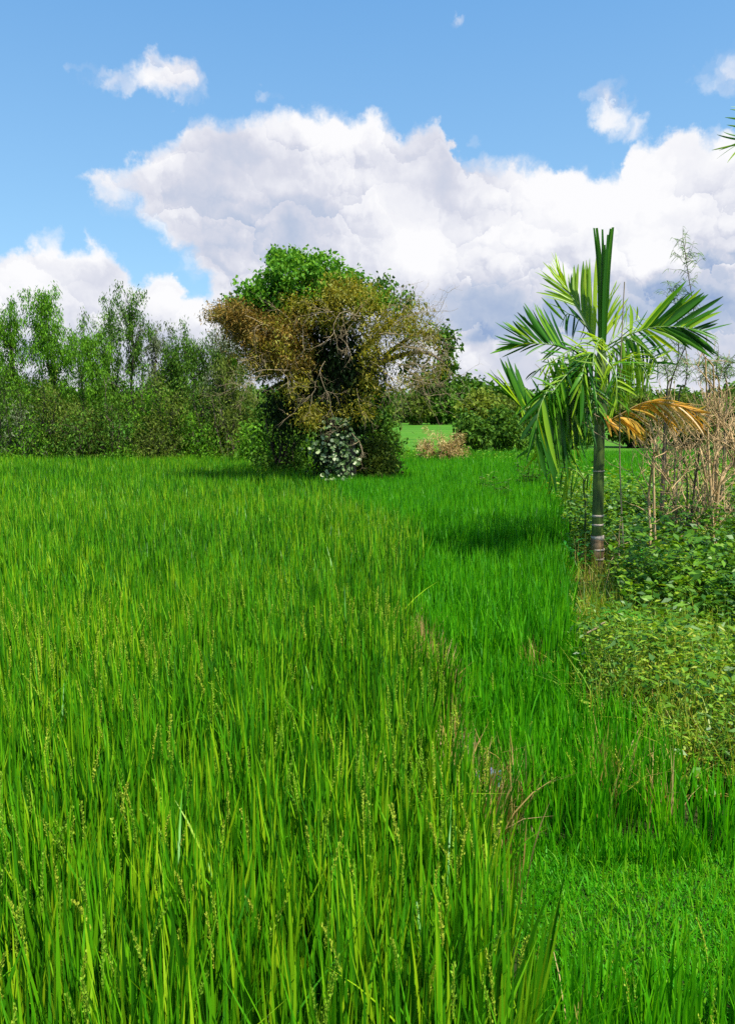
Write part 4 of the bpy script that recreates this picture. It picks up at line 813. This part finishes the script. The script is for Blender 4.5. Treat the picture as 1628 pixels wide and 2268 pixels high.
# ------------------------------------------------------------------ weeds
WEEDS = [(1238, 1110), (1420, 1100), (2150, 1040), (2150, 1745), (1500, 1690), (1420, 1552), (1330, 1572), (1300, 1590), (1275, 1420), (1255, 1250)]
def weeds():
    mb = MB(); g = rng
    def plants(poly, dens, z, y0, y1, hs, m, L, W, up=.3, rsh=0, sp=.5, mat=0, side=None):
        p = scatter(poly, z, dens, y0, y1); n = len(p)
        if not n: return
        h = hs*g.uniform(.4, 1.25, n)*(1+.4*np.sin(p[:, 0]*2.3+p[:, 1]*1.7))
        h = np.where((np.abs(p[:, 0]/p[:, 1]-PB[0]/PY+.004) < .036) & (p[:, 1] > PY-3.2) & (p[:, 1] < PY+.25), h*.22, h)
        k = np.repeat(np.arange(n), m); N = len(k); u = g.uniform(.25, 1, N); th = g.uniform(0, 6.28, N)
        c = p[k]+np.stack([g.normal(0, sp*.25, N)*h[k], g.normal(0, sp*.25, N)*h[k], u*h[k]], 1)
        d = unit(np.stack([np.cos(th), np.sin(th), g.normal(up, .35, N)], 1)); nn = unit(np.stack([g.normal(0, .5, N), g.normal(0, .5, N), np.ones(N)], 1))
        r0 = g.uniform(0, 1, n); mb.leaf(c, d, nn, L*g.uniform(.5, 1.3, N), W*g.uniform(.6, 1.3, N), np.clip(r0[k]*.7+g.uniform(0, .3, N)+rsh, 0, 1), droop=.15, mat=mat)
    near = [(1290, 1330), (2150, 1300), (2150, 1745), (1500, 1690), (1420, 1552), (1300, 1590)]
    plants(near, 100, .25, 2.5, 9, .52, 26, .06, .019, rsh=-.05)
    plants(near, 34, .25, 2.5, 9, .62, 18, .10, .034, rsh=-.3)
    plants([(1420, 1300), (2150, 1260), (2150, 1480), (1440, 1450)], 60, .3, 4, 12, .6, 24, .12, .045, rsh=-.35)
    p = scatter([(1300, 1560), (1420, 1530), (2150, 1560), (2150, 1745), (1500, 1690), (1420, 1560)], .2, 900, 2.5, 7); blades(mb, p, .34, .006, .5, .8, 5, mat=1)
    mid = [(1250, 1130), (1440, 1130), (2150, 1090), (2150, 1340), (1290, 1350), (1262, 1280)]
    plants(mid, 46, .35, 7, 17, .75, 26, .11, .055, rsh=-.25)
    plants(mid, 34, .3, 7, 17, .5, 20, .08, .03, rsh=.25)
    back = [(1230, 1080), (1430, 1080), (2150, 990), (2150, 1120), (1440, 1150), (1250, 1160)]
    plants(back, 40, .5, 10, 26, .75, 30, .10, .045, rsh=-.05)
    p = scatter(near, .25, 900, 2.5, 9); blades(mb, p, .54, .0075, .35, .6, 5, mat=0, rsh=.15)
    p = scatter(near, .2, 160, 2.5, 7); blades(mb, p, .36, .006, .55, .9, 5, mat=1)
    p = scatter([(1262, 1270), (1420, 1270), (1480, 1420), (1300, 1500)], .2, 500, 5, 11); blades(mb, p, .34, .006, .45, .7, 5, mat=1)
    p = scatter(mid, .3, 200, 7, 17); blades(mb, p, .5, .008, .3, .5, 4, mat=0, rsh=.2)
    p = scatter(mid, .3, 60, 7, 17); blades(mb, p, .6, .007, .3, .4, 4, mat=1)
    tag(mb.build('weed_cover', [M_WEED, M_DRY]), 'tangled weeds and yellowing grass covering the bank on the right', 'weeds', kind='stuff')
    mb = MB(); far = [(1190, 1000), (2150, 1000), (2150, 1130), (1240, 1140)]
    p = scatter(far, .35, 34, 8, 40); blades(mb, tufts(p, 11, .07), .5, .02, .16, .3, 4)
    tag(mb.build('back_rice', M_YOUNG), 'green rice of the paddy seen behind the palm', 'rice', kind='stuff')
weeds()
def leafy(px, py, Y, h, R, n, label, seed, m=None, L=.16, W=.045):
    g = np.random.default_rng(seed); b = P(px, py, Y); root = empty('leafy_weed', (b[0], Y, 0), label, 'plant', 'broad leaved weeds on the bank')
    sb, lb = MB(), MB()
    for k in range(n):
        th = g.uniform(0, 6.28); tip = np.array([b[0]+math.cos(th)*R*g.uniform(.2, 1), Y+math.sin(th)*R*g.uniform(.2, 1), h*g.uniform(.6, 1.05)])
        c = wob(np.array([b[0]+g.normal(0, .04), Y+g.normal(0, .04), -.01]), tip, 4, .01, g); sb.tube(c, .004, 5)
        q = c[g.integers(3, 8, 9)]; N = len(q); a = g.uniform(0, 6.28, N); d = unit(np.stack([np.cos(a), np.sin(a), g.uniform(.1, .9, N)], 1))
        ll = L*g.uniform(.6, 1.2, N)[:, None, None]; s_ = np.linspace(0, 1, 6)[None, :, None]
        pts = q[:, None]+d[:, None]*s_*ll+np.array([0, 0, -1])*s_**2.2*ll*.45
        sd = unit(np.cross(d, np.array([0, 0, 1.0]))); lb.strip(pts, sd, W*g.uniform(.7, 1.2, (N, 1))*np.array([.15, .75, 1, .85, .5, .03])[None], g.uniform(0, 1, N), fold=.14)
    sb.build('stem', M_PGREEN, root); lb.build('leaves', m or M_LUSH, root)
for i, a in enumerate([(1425, 1330, PY-1.2, .62, .32, 22, 'dark glossy leafy weed right of the areca palm base'), (1385, 1480, PY-3.2, .42, .22, 16, 'leafy weed in the grass below the dark glossy one'),
        (1590, 1420, PY-2.4, .62, .42, 30, 'big lush leafy weed by the right picture edge'), (1275, 1265, PY-.1, .5, .22, 14, 'leafy weed left of the areca palm base'), (1500, 1330, PY-1.0, .55, .35, 22, 'shaded leafy weed under the twin stemmed dry shrub'),
        (1570, 1290, PY-.5, .6, .35, 22, 'dark leafy weed at the foot of the tallest bushy dry shrub'), (1545, 1560, PY-4.4, .36, .2, 14, 'low leafy weed near the paddy corner on the right')]):
    leafy(*a, 500+i)

# ------------------------------------------------------------------ small things
def stubble(px, py, Y, h, R, label, seed, n=110):
    g = np.random.default_rng(seed); b = P(px, py, Y); mb = MB(); root = empty('dry_bush', (b[0], Y, 0), label, 'bush', 'dried brown bushes at the far paddy edge')
    sb = MB()
    for k in range(9): 
        a = g.uniform(0, 6.28); sb.tube(wob(np.array([b[0]+math.cos(a)*.05, Y, -.02]), np.array([b[0]+math.cos(a)*R*.8, Y+math.sin(a)*R*.8, h*g.uniform(.6, 1)]), 4, .03, g), .012, 5)
    sb.build('stem', M_DRYSTEM, root)
    cen = np.array([b[0], Y, h*.62])+g.normal(size=(n, 3))*np.array([R*.5, R*.4, h*.2]); cen[:, 2] = np.clip(cen[:, 2], .1, None)
    scatter_leaves(mb, cen, 40, (.05, .05, .08), .13, .018, g, .2); mb.build('foliage', M_STRAW, root)
M_STRAW = mat_leaf('dried_leaf', [(.26, .16, .05), (.50, .36, .12), (.70, .54, .24)], trans=.2, rough=.7, var=.3)
stubble(944, 1040, 27.2, 1.35, .36, 'smaller dried brown bush right of the overgrown tree', 61, 60)
stubble(993, 1040, 27.0, 1.4, .60, 'larger dried brown bush between the overgrown tree and the palm', 62, 110)
for i, (px, py, lb) in enumerate([(1080, 1072, 'small dark leafy weed standing in the young rice, left one'), (1116, 1085, 'small dark leafy weed standing in the young rice, right one'), (1168, 1062, 'dark leafy weed in the young rice beside the palm leaves')]):
    b = G(px, py, .72); leafy(px, py, b[1], .95 if i < 2 else 1.15, .22 if i < 2 else .35, 14 if i < 2 else 26, lb, 70+i, m=LEAF['dark'], L=.16, W=.07)
def cloth_and_clay():
    g = np.random.default_rng(8); c = G(1081, 1712, .26)
    # crumpled blue checked cloth
    n = 26; u, v = np.meshgrid(np.linspace(-1, 1, n), np.linspace(-1, 1, n)); r = np.sqrt(u*u+v*v)
    z = .055*np.clip(1-r*r*.5, 0, 1)+.014*np.sin(u*7+v*3)+.012*np.cos(v*9-u*4)+.008*np.sin(u*15)*np.cos(v*13)
    V = np.stack([c[0]+u*.075, c[1]+v*.06, c[2]-.05+z], -1); i = np.arange(n*n).reshape(n, n); mb = MB()
    F = np.stack([i[:-1, :-1], i[:-1, 1:], i[1:, 1:], i[1:, :-1]], -1); mb.add(V, F, .5, .5)
    Vb = V.copy(); Vb[..., 2] -= .035; mb.add(Vb, F[..., ::-1], .5, .5)
    ring = np.concatenate([i[0, :], i[1:, -1], i[-1, -2::-1], i[-2:0:-1, 0]]); nx = np.roll(ring, -1); off = n*n
    mb.f.append(np.stack([ring, nx, nx+off, ring+off], -1)); mb.m.append(np.zeros(len(ring), int))
    m = bpy.data.materials.new('checked_cloth'); m.use_nodes = True; q = NT(m.node_tree); p = q.n['Principled BSDF']
    w = q.new('ShaderNodeTexChecker'); q.put(w.inputs[0], q.new('ShaderNodeTexCoord').outputs['Object']); w.inputs['Scale'].default_value = 70
    w.inputs[1].default_value = (.03, .05, .12, 1); w.inputs[2].default_value = (.16, .22, .36, 1); q.put(p.inputs['Base Color'], w.outputs[0]); p.inputs['Roughness'].default_value = .9
    tag(mb.build('cloth_bundle', m, smooth=True), 'small crumpled dark blue checked cloth lying at the rice edge', 'cloth')
    mb = MB(); c2 = G(1066, 1738, .22); th, ph = np.meshgrid(np.linspace(0, 2*np.pi, 25)[:-1], np.linspace(.05, np.pi-.05, 12)); rr = 1+.16*np.sin(th*3+ph*2)+.10*np.cos(th*5-ph*4)+.05*np.sin(th*9)
    V = np.stack([c2[0]+.075*rr*np.sin(ph)*np.cos(th), c2[1]+.06*rr*np.sin(ph)*np.sin(th), c2[2]+.045*rr*np.cos(ph)-.02], -1); k = np.arange(24*12).reshape(12, 24); kn = np.roll(k, -1, 1)
    mb.add(V, np.stack([k[:-1], kn[:-1], kn[1:], k[1:]], -1), .5, .5)
    tag(mb.build('clay_lump', mat_bark('orange_clay', (.30, .12, .04), (.55, .27, .12), 30), smooth=True), 'orange brown clay lump half hidden in the rice beside the blue cloth', 'clay lump')
    # earth bund that carries both
    mb = MB(); path = [G(x, y, .25) for x, y in [(925, 1330), (960, 1470), (1010, 1600), (1070, 1710), (1085, 1745)]]; c = curve_pts(path, 30); c[:, 2] = 0
    prof = np.array([(-.42, -.03), (-.22, .12), (-.08, .18), (.08, .18), (.22, .11), (.4, -.03)]); tan = unit(np.gradient(c, axis=0)); sd = np.stack([tan[:, 1], -tan[:, 0], 0*tan[:, 0]], 1)
    V = c[:, None]+sd[:, None]*prof[None, :, :1]*.6+np.array([0, 0, 1])*(prof[None, :, 1:]+g.normal(0, .015, (30, 6, 1)))
    V[0, :, 2] = -.02; V[-1, :, 2] = -.02
    k = np.arange(180).reshape(30, 6); mb.add(V, np.stack([k[:-1, :-1], k[:-1, 1:], k[1:, 1:], k[1:, :-1]], -1), .5, .5)
    tag(mb.build('earth_bund', mat_bark('dry_earth', (.10, .07, .035), (.26, .18, .09), 14), smooth=True), kind='structure')
cloth_and_clay()
